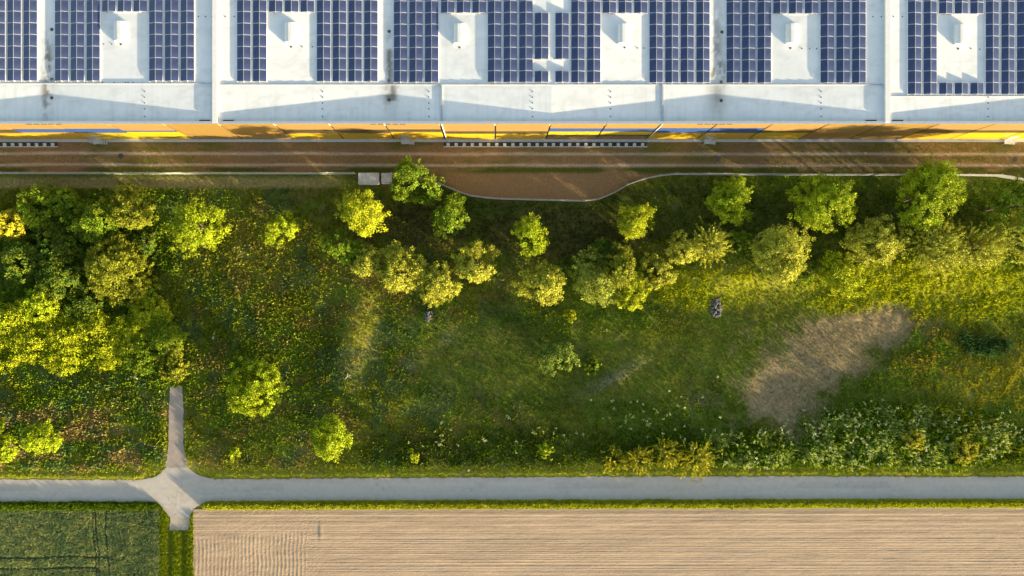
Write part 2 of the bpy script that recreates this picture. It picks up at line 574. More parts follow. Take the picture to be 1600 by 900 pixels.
def road_col(P, Q, T):
    c = np.broadcast_to(np.array((0.43, 0.395, 0.36)), P.shape + (3,)).copy()
    lane = np.exp(-((T - 0.28) / 0.1) ** 2) + np.exp(-((T - 0.74) / 0.1) ** 2)
    c = c * (1 + 0.045 * lane + 0.10 * (fbm(P / 60, Q / 7, 101) - 0.5) + 0.06 * (fbm(P / 9, Q / 3, 102) - .5))[..., None]
    edge = np.maximum(1 - sm(0.0, 0.05, T), sm(0.965, 1.0, T))
    c = mixc(c, np.array((0.36, 0.31, 0.24)), edge * 0.8)
    dust = np.clip(0.75 * np.exp(-T / 0.10) + 0.6 * np.exp(-(1 - T) / 0.08) + 0.5 * EL(P, Q, 285, 800, 30, 26) + 0.25 * EL(P, Q, 278, 770, 60, 25), 0, 1) * sm(0.3, 0.62, fbm(P / 9, Q / 4, 103))
    c = mixc(c, np.array((0.34, 0.27, 0.19)), dust * 0.7)
    patch = sm(0.60, 0.63, vnoise(P / 47, Q / 60, 104)) * sm(0.2, 0.24, T) * (1 - sm(0.5, 0.54, T))
    c = c * (1 - 0.10 * patch)[..., None]
    crk = np.exp(-((fbm(P / 30, Q / 30, 105) - 0.5) / 0.006) ** 2) * sm(0.5, 0.6, vnoise(P / 60, Q / 60, 106))
    c = c * (1 - 0.25 * crk)[..., None]
    j = np.exp(-((Q - 729.5) / 1.0) ** 2) * sm(262, 264, P) * (1 - sm(291, 293, P))
    return mixc(c, np.array((0.12, 0.11, 0.1)), j * 0.6)


sheet('road', np.arange(-110, 1721, 1.0), road_top, road_bot, 56,
      lambda P, Q, T: 0.06 + 0 * P, road_col, M['asphalt'], 'narrow pale grey asphalt farm road crossing the whole picture', 'road')


def column_sheet(name, ys, xl, xr, z, label, seed, base):
    Q, T = np.meshgrid(ys, np.linspace(0, 1, 14), indexing='ij')
    P = xl(Q) * (1 - T) + xr(Q) * T + 1.6 * (fbm(Q / 5, T * 2, seed) - 0.5) * (np.abs(T - 0.5) > 0.4)
    Xw, Yw = W(P, Q)
    c = np.broadcast_to(np.array(base), P.shape + (3,)) * (0.8 + 0.4 * fbm(P / 6, Q / 6, seed + 1))[..., None]
    tag(link(name, grid_mesh(name, Xw, Yw, z + 0 * P, M['gravel'], c)), label, 'path', kind='structure')


column_sheet('gravel_path', np.arange(604, 729, 1.5), lambda q: np.interp(q, [604, 640, 690, 715, 729], [266, 264, 263.5, 261.5, 258]),
             lambda q: np.interp(q, [604, 640, 690, 715, 729], [285, 287, 286.5, 291, 296]), 0.05, 'short grey gravel path leading up from the road', 111, (0.33, 0.275, 0.235))
column_sheet('gravel_apron', np.arange(808.5, 829, 1.2), lambda q: np.interp(q, [808, 828], [266.5, 265]),
             lambda q: np.interp(q, [808, 828], [298, 294]), 0.05, 'gravel end of the field entrance below the road', 113, (0.40, 0.34, 0.27))

# ploughed field: real furrows
fx = np.concatenate([np.arange(302, 500, 1.0), np.arange(500, 1741, 4.0)])
fy = np.arange(0, 1.0001, 1 / 330.)
P, T = np.meshgrid(fx, fy)
left = 302 + 8.0 * (fbm(T * 26, T * 0, 121) - .5)
P = np.maximum(P, left)
Q = (verge_bot(P) - 1.0) * (1 - T) + 965 * T
yy = Q + (P - 800) * 0.0022
rowr = np.random.default_rng(5)
prof_y = np.arange(780, 980, 0.25)
prof = np.zeros_like(prof_y)
yv = 795.0
while yv < 970:
    wdt = rowr.uniform(0.55, 1.2)
    prof += rowr.uniform(0.008, 0.026) * np.exp(-((prof_y - yv) / wdt) ** 2)
    yv += rowr.choice([1.9, 2.6, 3.6, 5.6], p=[.35, .3, .2, .15])
rz = np.interp(yy, prof_y, prof) * (0.35 + 1.2 * fbm(P / 45, yy / 2.5, 122))
head = (1 - sm(470, 486, P + 8 * (vnoise(Q / 14, Q * 0, 123) - .5))) * sm(830, 842, Q + (P - 400) * 0.05)
crossr = 0.042 * fbm(P / 16, Q / 14, 129) * np.abs(np.sin((P + 3 * vnoise(P / 30, Q / 20, 127)) * math.pi / 6.2)) ** 3
rz = rz * (1 - 0.85 * head) + head * crossr
for (x0, y0) in ((500, 825), (506, 825), (518, 830), (525, 832)):
    rz = rz + 0.05 * np.exp(-((P - x0) / 1.0) ** 2) * np.exp(-((Q - y0 - 6) / 14) ** 2)
arc = np.hypot(P - 470, (Q - 905))
for r0 in (68, 95):
    rz = rz + 0.014 * fbm(P / 9, Q / 9, 131) * np.exp(-((arc - r0) / 1.6) ** 2) * head
rz = rz + 0.03 * fbm(P / 2.2, Q / 1.6, 124) + 0.05 + 0.06 * (fbm(P / 70, Q / 22, 125) - .5)
edge_tone = sm(0, 6, 803 + 4 * fbm(P / 12, Q / 5, 126) - Q)  # soil darkens towards the verge side of the field
fc = np.broadcast_to(np.array((0.39, 0.285, 0.195)), P.shape + (3,)) * (0.72 + 0.38 * fbm(P / 50, Q / 5, 128) + 0.18 * fbm(P / 3, Q / 3, 130))[..., None]
fc = mixc(fc, np.array((0.27, 0.215, 0.165)), edge_tone * 0.7)
Xw, Yw = W(P, Q)
tag(link('ploughed_field', grid_mesh('ploughed_field', Xw, Yw, rz, M['soil'], fc)), 'bare tan ploughed field with fine straight furrows below the road', 'field', kind='structure')

# soil of the green crop field, tramline shade put into its colour
P, T = np.meshgrid(np.arange(-110, 249.5, 2.0), np.linspace(0, 1, 60))
Q = 789 * (1 - T) + 965 * T
Xw, Yw = W(P, Q)
tag(link('crop_field', grid_mesh('crop_field', Xw, Yw, 0.03 + 0.04 * fbm(P / 5, Q / 4, 131), M['soil'],
    np.broadcast_to(np.array((0.045, 0.055, 0.03)), P.shape + (3,)).copy())), 'soil of the green crop field, painted dark as the shade in its tramlines', 'field', kind='structure')

# ------------------------------------------------------------------ growth that nobody could count
def scatter(n, x0, x1, y0, y1, seed):
    r = np.random.default_rng(seed)
    return r.uniform(x0, x1, n), r.uniform(y0, y1, n), r


def tufts(name, px, py, zb, h, col, r, k=6, lw=0.2, spread=0.8, mat=None, label='', cat='', minw=0.05):
    n = len(px)
    X, Y = W(px, py)
    X, Y, zb, h = (np.repeat(a, k) for a in (X, Y, zb, h))
    col = np.repeat(col, k, 0)
    az = r.uniform(0, 2 * math.pi, n * k)
    lean = r.uniform(0.15, 1.0, n * k) * spread
    D = np.stack([np.cos(az) * np.sin(lean), np.sin(az) * np.sin(lean), np.cos(lean)], -1)
    L = h * r.uniform(0.6, 1.2, n * k)
    rad = h * 0.35 * r.uniform(0, 1, n * k)
    a2 = r.uniform(0, 2 * math.pi, n * k)
    C = np.stack([X + rad * np.cos(a2), Y + rad * np.sin(a2), zb - 0.01], -1) + D * L[:, None] * 0.5
    S = unit(np.cross(D, np.stack([r.normal(size=n * k), r.normal(size=n * k), r.normal(size=n * k)], -1)))
    col = col * r.uniform(0.82, 1.2, (n * k, 1))
    o = link(name, leaves(name, C, D, S, L, np.maximum(L * lw * r.uniform(.7, 1.4, n * k), minw), col, mat or M['grass']))
    return tag(o, label, cat, kind='stuff')


def in_meadow(px, py):
    ok = (py > fence_y(px) + 3) & (py < road_top(px) - 0.5 + 1.0 * (vnoise(px / 4, py * 0, 7) - .5))
    ok &= ~((px > 262) & (px < 289) & (py > 606))
    ok &= ~((px > 556) & (px < 614) & (py < 290))
    return ok


px, py, r = scatter(105000, -80, 1690, 274, 750, 201)
keep = in_meadow(px, py)
px, py = px[keep], py[keep]
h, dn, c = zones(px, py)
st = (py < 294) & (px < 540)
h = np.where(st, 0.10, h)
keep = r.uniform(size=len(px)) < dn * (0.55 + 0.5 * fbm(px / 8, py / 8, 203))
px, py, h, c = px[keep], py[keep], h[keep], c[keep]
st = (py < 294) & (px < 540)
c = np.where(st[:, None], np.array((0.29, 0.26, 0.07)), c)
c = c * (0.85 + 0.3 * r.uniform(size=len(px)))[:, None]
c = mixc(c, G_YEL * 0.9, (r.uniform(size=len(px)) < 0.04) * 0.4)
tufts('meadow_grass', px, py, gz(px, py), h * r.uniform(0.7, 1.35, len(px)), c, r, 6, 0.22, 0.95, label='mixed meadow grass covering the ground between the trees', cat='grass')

# broad-leaved herbs in clumps
px, py, r = scatter(18000, -80, 1690, 300, 742, 211)
h, dn, c = zones(px, py)
keep = in_meadow(px, py) & (fbm(px / 10, py / 10, 212) > 0.53 - 0.12 * (h > 0.45)) & (h > 0.3)
px, py, h, c = px[keep], py[keep], h[keep], c[keep]
c = mixc(c * 1.25, G_MID * 1.2, 0.3 + 0 * px)
c = c * (0.75 + 0.45 * r.uniform(size=len(px)))[:, None]
tufts('leafy_weeds', px, py, gz(px, py) + h * 0.35, h * 0.65, c, r, 9, 0.45, 1.3, mat=M['leaf'], label='clumps of broad leaved weeds standing in the meadow', cat='weeds')

# pale umbels and small white blossoms
px, py, r = scatter(12000, -40, 1650, 480, 738, 221)
umb = np.maximum.reduce([0.9 * sm(0.3, 0.6, EL(px, py, 1400, 680, 230, 60)), 0.8 * sm(0.3, .6, EL(px, py, 1170, 700, 110, 34)), 0.5 * EL(px, py, 1010, 650, 80, 40),
                         0.55 * EL(px, py, 720, 685, 60, 16), EL(px, py, 791, 650, 7, 3.5) * 2, EL(px, py, 943, 517, 8, 7), 0.4 * EL(px, py, 880, 690, 90, 25), 0.35 * EL(px, py, 330, 480, 30, 60)])
keep = in_meadow(px, py) & (r.uniform(size=len(px)) < umb * sm(0.42, 0.6, fbm(px / 11, py / 11, 222)) * 0.8)
px, py = px[keep], py[keep]
h, _, _ = zones(px, py)
n = len(px)
X, Y = W(px, py)
k = 7
az = r.uniform(0, 6.283, n * k)
rad = r.uniform(0, 0.26, n * k)
C = np.stack([np.repeat(X, k) + rad * np.cos(az), np.repeat(Y, k) + rad * np.sin(az), np.repeat(gz(px, py) + h * 0.95 + 0.08, k) + r.normal(0, .03, n * k)], -1)
D = unit(np.stack([np.cos(az), np.sin(az), r.normal(0, .25, n * k)], -1))
S = unit(np.cross(D, np.stack([r.normal(0, .2, n * k), r.normal(0, .2, n * k), np.ones(n * k)], -1)))
tint = np.repeat(mixc(np.broadcast_to(np.array((0.32, 0.38, 0.09)), (n, 3)).copy(), np.array((0.55, 0.56, 0.34)), r.uniform(size=n) ** 2.5), k, 0)
tag(link('wildflowers', leaves('wildflowers', C, D, S, r.uniform(0.14, 0.3, n * k), r.uniform(0.10, 0.2, n * k), tint, M['grass'])),
    'pale umbels and white blossoms among the tall herbs', 'wildflowers', kind='stuff')

# verge south of the road (taller, catches the sun on its far side)
px, py, r = scatter(15000, 318, 1700, 779, 798, 231)
keep = (py > road_bot(px) + 0.3) & (py < verge_bot(px) + 1.0 * r.normal(size=len(px)))
px, py = px[keep], py[keep]
c = mixc(np.broadcast_to(G_YEL, (len(px), 3)).copy(), G_MID, 0.6 * r.uniform(0, 1, len(px)) ** 2)
c = mixc(c, C_DRY, (r.uniform(size=len(px)) < 0.12) * 0.6)
tufts('verge_grass', px, py, gz(px, py), 0.5 * r.uniform(0.4, 1.1, len(px)) * (0.7 + 0.6 * fbm(px / 20, py * 0, 232)), c, r, 6, 0.14, 0.6,
      label='strip of long grass between the road and the ploughed field', cat='grass')
px, py, r = scatter(5200, -60, 262, 780, 796, 233)
keep = (py > road_bot(px) + 0.3) & (px < 256 - 0.0 * py)
px, py = px[keep], py[keep]
c = mixc(np.broadcast_to(G_DARK, (len(px), 3)).copy(), G_MID, r.uniform(0, 1, len(px)))
tufts('verge_grass', px, py, gz(px, py), 0.6 * r.uniform(0.4, 1.1, len(px)), c, r, 6, 0.16, 0.6, label='strip of dark grass between the road and the green crop field', cat='grass')
# grass lane between the two fields
px, py, r = scatter(9000, 246, 306, 796, 960, 235)
lane = np.exp(-((px - 266) / 4) ** 2) + np.exp(-((px - 287) / 4) ** 2)
keep = (py > np.where((px > 264) & (px < 297), 828, road_bot(px) + 1)) & (px > 250 + 1.5 * r.normal(size=len(px))) & (px < 302 + 1.2 * r.normal(size=len(px)))
px, py, lane = px[keep], py[keep], lane[keep]
c = mixc(np.broadcast_to(G_MID * 1.1, (len(px), 3)).copy(), G_YEL, r.uniform(0, 1, len(px)) * 0.9)
tufts('lane_grass', px, py, gz(px, py) * 0, 0.32 * r.uniform(0.5, 1.2, len(px)) * (1 - 0.55 * lane), c, r, 6, 0.2, 0.8, label='green grass lane between the crop field and the ploughed field', cat='grass')

# short sward on the service track
px, py, r = scatter(30000, -90, 1700, 223, 316, 241)
keep = (py < fence_y(px) - 1)
for y0 in (240.5, 258):
    keep &= np.abs(py - y0) > 3.0 * r.uniform(0.3, 1.3, len(px))
brown = (py > 268) & (px > 690) & (px < 985)
keep &= r.uniform(size=len(px)) < np.where(brown, 0.22, 0.8)
px, py = px[keep], py[keep]
n1 = fbm(px / 40, py / 9, 242)
c = mixc(np.broadcast_to(np.array((0.20, 0.155, 0.045)), (len(px), 3)).copy(), np.array((0.12, 0.145, 0.018)), sm(0.4, 0.62, n1))
c = mixc(c, np.array((0.09, 0.14, 0.014)), sm(260, 264, py) * 0.7)
c = mixc(c, np.array((0.30, 0.19, 0.08)), (r.uniform(size=len(px)) < .35) * 0.7)
tufts('track_grass', px, py, 0.03 + 0 * px, 0.10 * r.uniform(0.5, 1.5, len(px)), c, r, 5, 0.25, 1.0, label='short brownish grass on the service track', cat='grass')

# fine sward of the mown middle, dry litter on the bare patch, stones in the wheel ruts
px, py, r = scatter(90000, 560, 1460, 455, 690, 261)
mown = np.maximum.reduce([EL(px, py, 950, 575, 270, 66), EL(px, py, 760, 560, 140, 74), EL(px, py, 1190, 520, 140, 110), EL(px, py, 1285, 560, 150, 90)])
b = bare_mask(px, py)
keep = in_meadow(px, py) & (r.uniform(size=len(px)) < mown * (1 - 0.62 * b) * (0.4 + 0.9 * fbm(px / 6, py / 6, 262)))
px, py, b = px[keep], py[keep], b[keep]
c = mixc(np.broadcast_to(G_MID, (len(px), 3)).copy(), G_OLV, sm(0.4, 0.6, fbm(px / 30, py / 20, 263)))
c = mixc(c, G_DARK, sm(0.5, 0.7, fbm(px / 14, py / 14, 264)) * 0.8)
c = mixc(c, np.array((0.27, 0.215, 0.105)), np.clip((r.uniform(size=len(px)) < 0.12) * 0.8 + b * r.uniform(0.3, 1.0, len(px)), 0, 1))
tufts('mown_grass', px, py, gz(px, py), 0.17 * r.uniform(0.4, 1.5, len(px)), c, r, 4, 0.22, 1.0, label='short mown grass in the middle of the meadow and dry tufts on the bare patch', cat='grass')
px, py, r = scatter(15000, -90, 1700, 236, 263, 271)
e = np.minimum(np.abs(py - 240.5), np.abs(py - 258))
keep = r.uniform(size=len(px)) < np.exp(-(e / 2.3) ** 2) * 0.8 + 0.04
px, py = px[keep], py[keep]
n = len(px)
X, Y = W(px, py)
az = r.uniform(0, 6.283, n)
D = unit(np.stack([np.cos(az), np.sin(az), r.normal(0, .25, n)], -1))
S = unit(np.cross(D, np.stack([r.normal(0, .3, n), r.normal(0, .3, n), np.ones(n)], -1)))
tag(link('gravel_stones', leaves('gravel_stones', np.stack([X, Y, 0.06 + r.uniform(0, .03, n)], -1), D, S, r.uniform(0.06, 0.17, n), r.uniform(0.06, 0.14, n),
    np.array((0.50, 0.40, 0.33)) * r.uniform(0.45, 1.25, (n, 1)), M['gravel'])), 'loose pale gravel in the two wheel ruts of the service track', 'gravel', kind='stuff')

# the green crop with its tramlines
px, py, r = scatter(90000, -100, 252, 786, 962, 251)
rows = np.abs(((py + 0.8 * vnoise(px / 40, py / 40, 252)) / 2.3) % 1 - 0.5) * 2
keep = (py > np.where(px > 200, 790, 789) + 2 * r.uniform(size=len(px))) & (px < 249 + r.normal(size=len(px))) & (r.uniform(size=len(px)) < 0.35 + 0.65 * rows)
vx1 = np.interp(py, [790, 830, 862, 905, 960], [150, 151, 156, 157, 157])
vx2 = np.interp(py, [790, 830, 862, 905, 960], [168, 166, 170, 173, 173])
vx3 = np.interp(py, [790, 830, 862, 905, 960], [146, 147, 151, 152, 152])
for vx in (vx1, vx2, vx3):
    keep &= np.abs(px - vx) > 1.5
hy1 = np.interp(px, [0, 60, 110, 150, 172], [871, 871, 868, 870, 870])
hy2 = np.interp(px, [0, 60, 110, 150, 172], [888, 888, 886, 886, 896])
keep &= ~((np.abs(py - hy1) < 1.8) & (px < 172)) & ~((np.abs(py - hy2) < 1.8) & (px < 160))
px, py = px[keep], py[keep]
c = mixc(np.broadcast_to(np.array((0.20, 0.28, 0.115)), (len(px), 3)).copy(), np.array((0.42, 0.45, 0.16)), sm(0.4, 0.7, fbm(px / 16, py / 8, 253)) * 0.7)
tufts('crop', px, py, 0.04 + 0 * px, 0.32 * r.uniform(0.7, 1.2, len(px)), c, r, 5, 0.2, 0.85, label='green grain crop with curved dark tramlines', cat='crop')

# ------------------------------------------------------------------ the warehouse
ZE = 10.8                                     # top of the parapet
YF = W(0, 192, ZE)[1]                         # facade plane
BAY = 87.0 / (FPX / (CAMH - ZE))
YB = 62.0
VAL = [-450, 78, 608, 1117, 1660, 2150]
RID = [-190, 337, 861, 1385, 1900]


def roof_z(X):
    """tapered insulation: low at the drain lines, high at the ridges"""
    s = FPX / (CAMH - 10.2)
    px = np.asarray(X, float) * s + NX
    ks = sorted([(v, 0.0) for v in VAL] + [(v, 0.56) for v in RID])
    return 10.0 + np.interp(px, [k[0] for k in ks], [k[1] for k in ks])


def RW(px, py):
    z = 10.1
    for _ in range(3):
        X, Y = W(px, py, z)
        z = float(roof_z(X))
    return X, Y, z


XL, XR = W(-180, 0, ZE)[0], W(1760, 0, ZE)[0]
wh = empty('warehouse', (0, YF, 0))
tag(wh, 'long flat roofed warehouse with white roof and yellow ochre panelled facade', 'warehouse')


def wpart(name, me, parent=wh):
    o = link(name, me, parent)
    p = parent
    off = Vector((0, 0, 0))
    while p is not None:
        off += Vector(p.location)
        p = p.parent
    o.location = -off if o.location.length == 0 else o.location
    return o


# roof membrane, with the dirt that has gathered along the drain lines
rx = np.unique(np.concatenate([np.arange(XL, XR, 0.3)] + [[W(v, 0, 9.68)[0]] for v in VAL if -150 < v < 1750] + [[W(v, 0, 10.48)[0]] for v in RID if -150 < v < 1750]))
ry = np.arange(YF + 0.22, YB, 0.3)
RX, RY = np.meshgrid(rx, ry)
RZ = roof_z(RX)
s_ = FPX / (CAMH - RZ)
rpx, rpy = RX * s_ + NX, NY - RY * s_
rc = np.broadcast_to(np.array((0.68, 0.705, 0.73)), RX.shape + (3,)).copy()
rc = rc * (0.93 + 0.13 * fbm(rpx / 60, rpy / 30, 301))[..., None]
pud = sm(0.52, 0.60, fbm(rpx / 38, rpy / 16, 307)) * (1 - sm(0.60, 0.70, fbm(rpx / 38, rpy / 16, 307)))
rc = rc * (1 - 0.09 * pud)[..., None]
runoff = sm(0.45, 0.8, fbm(rpx / 2.2, rpy / 45, 308)) * sm(134, 150, rpy)
rc = rc * (1 - 0.07 * runoff)[..., None]
sheetn = vnoise(np.floor(rpx / 16.4) + .5, np.floor(rpy / 55) + .5, 305)
rc = rc * (0.985 + 0.03 * sheetn)[..., None]
seam = np.exp(-(((rpx / 16.4) % 1 - 0.5) / 0.03) ** 2)
rc = rc * (1 - 0.06 * seam)[..., None]
dn_ = sm(0.42, 0.58, fbm(rpx / 7, rpy / 9, 302))
dirt = np.maximum.reduce([0.85 * EL(rpx, rpy, 75, 105, 8, 42), 0.7 * EL(rpx, rpy, 72, 150, 8, 30), 0.95 * EL(rpx, rpy, 609, 95, 5, 35), 0.75 * EL(rpx, rpy, 611, 150, 10, 20),
                          0.5 * EL(rpx, rpy, 1120, 60, 9, 70), 0.9 * EL(rpx, rpy, 1122, 112, 12, 22), 0.5 * EL(rpx, rpy, 189, 69, 3, 3)])
smear = 0.14 * np.exp(-((rpy - 134) / 2.0) ** 2) + 0.10 * np.exp(-((rpy - 187) / 2.5) ** 2) + 0.55 * EL(rpx, rpy, 1120, 155, 16, 30) + 0.45 * EL(rpx, rpy, 610, 148, 9, 24) + 0.32 * EL(rpx, rpy, 74, 120, 9, 50) + 0.2 * EL(rpx, rpy, 608, 80, 8, 50) + 0.35 * EL(rpx, rpy, 1120, 100, 11, 40)
rc = mixc(rc, np.array((0.16, 0.145, 0.12)), np.clip(dirt * dn_ * 1.1 + smear * (0.6 + 0.6 * fbm(rpx / 14, rpy / 5, 303)), 0, 0.9))
roof = wpart('roof', grid_mesh('roof', RX, RY, RZ, M['roof'], rc, smooth=False))

# parapet and its coping
m = MB()
m.box(XL, XR, YF + 0.01, YF + 0.22, 9.0, ZE - 0.06)
wpart('parapet', m.mesh('parapet', M['white']))
m = MB()
m.box(XL, XR, YF - 0.13, YF + 0.25, ZE - 0.058, ZE)
wpart('coping', m.mesh('coping', M['cap']))
m = MB()
m.box(XL, XR, YF + 0.02, YB, 0.0, 8.99)
wpart('wall', m.mesh('wall', M['dark']))
m = MB()
m.box(XL, XR, YF - 0.03, YF + 0.01, 0.0, 0.32)
wpart('plinth', m.mesh('plinth', M['concrete']))

# facade: one panel field per bay, with printed colour bands
TOPB = ZE - 0.062
PAT = {
    'A': [('tan', .32), ('blue', .20), ('tan', .06), ('orange', .42)],
    'B': [('tan', .30), ('blue', .26), ('orange', .10), ('yellow', .34)],
    'C': [('tan', .42), ('blue', .08), ('yellow', .30), ('olive', .06), ('yellow', .14)],
    'D': [('ochre', 1.0)],
    'F': [('tan', .36), ('olive', .20), ('tan', .06), ('orange', .38)],
    'G': [('tan', .34), ('olive', .15), ('tan', .05), ('yellow', .16), ('orange', .30)],
    'I': [('tan', .46), ('olive', .16), ('yellow', .12), ('orange', .26)],
    'K': [('tan', .28), ('blue', .20), ('yellow', .20), ('olive', .10), ('ochre', .22)],
    'M': [('tan', .26), ('blue', .28), ('tan', .06), ('orange', .40)],
    'O': [('tan', .42), ('olive', .13), ('yellow', .18), ('orange', .27)],
    'S': [('tan', .40), ('olive', .15), ('yellow', .28), ('orange', .17)],
}
seq = {-11: 'F', -10: 'F', -9: 'A', -8: 'B', -7: 'C', -6: 'D', -5: 'D', -4: 'F', -3: 'F', -2: 'G', -1: 'I', 0: 'I', 1: 'K', 2: 'K', 3: 'M', 4: 'M', 5: 'O', 6: 'D', 7: 'D', 8: 'F', 9: 'S', 10: 'S'}
MK = ['tan', 'ochre', 'yellow', 'orange', 'blue', 'olive']
for k, s in seq.items():
    m = MB()
    zt, zb = TOPB, 0.34
    x0, x1 = k * BAY + 0.11, (k + 1) * BAY - 0.11
    z = zt
    for cname, fr in PAT[s]:
        dz = fr * (zt - zb)
        ncol = 3
        for q in range(ncol):
            a, b = x0 + (x1 - x0) * q / ncol, x0 + (x1 - x0) * (q + 1) / ncol - 0.012
            m.box(a, b, YF - 0.10, YF - 0.03, z - dz + 0.015, z, MK.index(cname))
        z -= dz
    wpart('facade_panel', m.mesh('facade_panel', [M[c] for c in MK]))
# fire walls across the roof
for v in (337, 1385.5):
    x = W(v, 0, 10.6)[0]
    m = MB()
    m.box(x - 0.3, x + 0.3, YF + 0.252, YB, 9.5, 10.86)
    fw = wpart('fire_wall', m.mesh('fire_wall', M['white']))
    m = MB()
    m.box(x - 0.36, x + 0.36, YF - 0.02, YB, 10.862, 10.92)
    wpart('wall_cap', m.mesh('wall_cap', M['white']), fw)
# expansion joints in the southern roof strip
for v in (690, 1035):
    X0, Y0, z0 = RW(v, 190)
    Y1 = RW(v, 134)[1]
    m = MB()
    m.box(X0 - 0.13, X0 + 0.13, YF + 0.26, Y1, z0 - 0.05, z0 + 0.16)
    wpart('expansion_joint', m.mesh('expansion_joint', M['cap']))
# downpipes at these joints
for v in (690, 1035):
    X0 = W(v, 0, ZE)[0]
    m = MB()
    m.cyl(X0, YF - 0.2, 0.1, ZE - 0.1, 0.07)
    wpart('downpipe', m.mesh('downpipe', M['white'], True))
# cable duct along the lower edge of the solar field
for (a, b, y) in ((-160, 331, 130.5), (343, 1380, 132.3), (1392, 1740, 150.5)):
    pts = np.linspace(a, b, 60)
    m = MB()
    for p, q in zip(pts[:-1], pts[1:]):
        A, B = RW(p, y), RW(q, y)
        m.box(A[0], B[0] - 0.002, A[1] - 0.05, A[1] + 0.05, min(A[2], B[2]) - 0.02, max(A[2], B[2]) + 0.10)
    wpart('cable_duct', m.mesh('cable_duct', M['cap']))
# roof vents
VENTS = [(189, 50), (455, 52), (718, 54), (974, 54), (1236, 54), (1499, 55)]
for (vx, vy) in VENTS:
    X, Y, z = RW(vx, vy)
    hw, hl = 0.80, 1.38
    m = MB()
    m.box(-hw - 0.05, hw + 0.05, -hl - 0.05, hl + 0.05, 0.0, 0.22)
    ringz = []
    prof_ = [(-hw, .222), (-hw, .40), (-hw * .75, .55), (-hw * .3, .62), (hw * .3, .62), (hw * .75, .55), (hw, .40), (hw, .222)]
    m.ring([[(a, -hl, b) for a, b in prof_], [(a, hl, b) for a, b in prof_]], 0)
    o = link('roof_vent', m.mesh('roof_vent', M['white']), roof)
    o.location = (X, Y - 0 , z)
# drains and fixings
dm = MB().cyl(0, 0, 0.0, 0.09, 0.24, 0.2, 14).mesh('roof_drain', M['iron'])
for (a, b) in ((81, 46), (81, 124), (81, 153), (189, 69), (455, 73), (608, 49), (608, 126), (608, 156), (718, 74), (976, 74), (1128, 50), (1127, 128), (1127, 157), (1235, 75), (1497, 76)):
    o = link('roof_drain', dm, roof)
    o.location = RW(a, b)
    if b < 80 and a not in (81, 608, 1128):
        o.scale = (0.7, 0.7, 0.8)
fm = MB().cyl(0, 0, 0.0, 0.06, 0.1, 0.07, 8).mesh('roof_fixing', M['iron'])
fix = [(x, y) for x in (226, 504, 670, 832, 954, 1283, 1544) for y in (143, 152, 161, 170, 182)]
fix += [(x, 130 + dy) for x, dy in ((160, -2), (178, -1), (196, -1), (200, -1), (208, -1), (318, 0), (330, 0))] + [(x, 26) for x in (310, 321, 332, 352, 366, 1364, 1377, 1396, 1410)]
fix += [(x, 132) for x in (432, 447, 462, 478, 702, 716, 730, 744, 972, 980, 990, 1008, 1230, 1242, 1366, 1376)] + [(175, 69), (162, 69), (472, 73), (488, 73), (996, 75), (1006, 75), (1253, 76), (1265, 76), (1276, 76), (1517, 76), (1531, 77)]
for (a, b) in fix:
    o = link('roof_fixing', fm, roof)
    o.location = RW(a, b)
# overflow slots under the eaves, below the drain lines
for v in (68, 606, 1117):
    for j in range(5):
        x = W(v + (j - 2) * 11.5, 0, ZE)[0]
        m = MB().box(x - 0.4, x + 0.4, YF - 0.20, YF - 0.135, ZE - 0.16, ZE - 0.05)
        wpart('overflow_slot', m.mesh('overflow_slot', M['dark']))
for v in (319, 356, 1362, 1404):
    x = W(v, 0, ZE)[0]
    m = MB().box(x - 0.75, x + 0.75, YF + 0.3, YF + 0.45, 10.2, ZE - 0.1)
    wpart('overflow_slot', m.mesh('overflow_slot', M['dark']))
# light wells with concrete cross slabs at the foot of the wall
for (a, b) in ((-110, 90), (694, 1010)):
    xa, xb = W(a, 0)[0], W(b, 0)[0]
    yt, yb_ = W(0, 222.6)[1], W(0, 229)[1]
    m = MB()
    m.box(xa, xb, yb_, yt, 0.05, 0.16)
    lw = wpart('light_well', m.mesh('light_well', M['dark']))
    m = MB()
    m.box(xa - .1, xb + .1, yb_ - 0.12, yb_ - 0.002, 0.0, 0.24)
    wpart('well_kerb', m.mesh('well_kerb', M['concrete']), lw)
    nsl = int((xb - xa) / 1.24)
    for j in range(nsl):
        x = xa + (j + 0.3) * (xb - xa) / nsl
        m = MB()
        m.ring([[(x, yb_ + .02, .163), (x + .5, yb_ + .02, .163), (x + .5, yt - .16, .163), (x, yt - .16, .163)],
                [(x, yb_ + .02, .20), (x + .5, yb_ + .02, .20), (x + .5, yt - .16, .36), (x, yt - .16, .36)]])
        wpart('cross_slab', m.mesh('cross_slab', M['concrete']), lw)
# emergency exit landings
for v in (155, 634, 1104, 1571):
    X0, Y0 = W(v, 219.5)
    Y0 = YF - 0.13
    m = MB()
    m.box(X0 - 0.6, X0 + 0.6, Y0 - 0.75, Y0, 0.55, 0.62)
    for j in range(3):
        m.box(X0 + 0.62 + j * 0.26, X0 + 0.86 + j * 0.26, Y0 - 0.75, Y0, 0.42 - j * 0.15, 0.46 - j * 0.15)
    for (dx, dy) in ((-0.57, -0.72), (0.57, -0.72), (-0.57, -0.05)):
        m.box(X0 + dx - .025, X0 + dx + .025, Y0 + dy - .025, Y0 + dy + .025, 0.0, 1.55)
    m.box(X0 - 0.6, X0 + 0.6, Y0 - 0.745, Y0 - 0.70, 1.552, 1.60)
    m.box(X0 - 0.6, X0 - 0.55, Y0 - 0.69, Y0, 1.552, 1.60)
    wpart('exit_landing', m.mesh('exit_landing', M['galv']))
    m = MB().box(X0 - 0.5, X0 + 0.5, YF - 0.125, YF - 0.102, 0.64, 2.7)
    wpart('exit_door', m.mesh('exit_door', M['cap']))

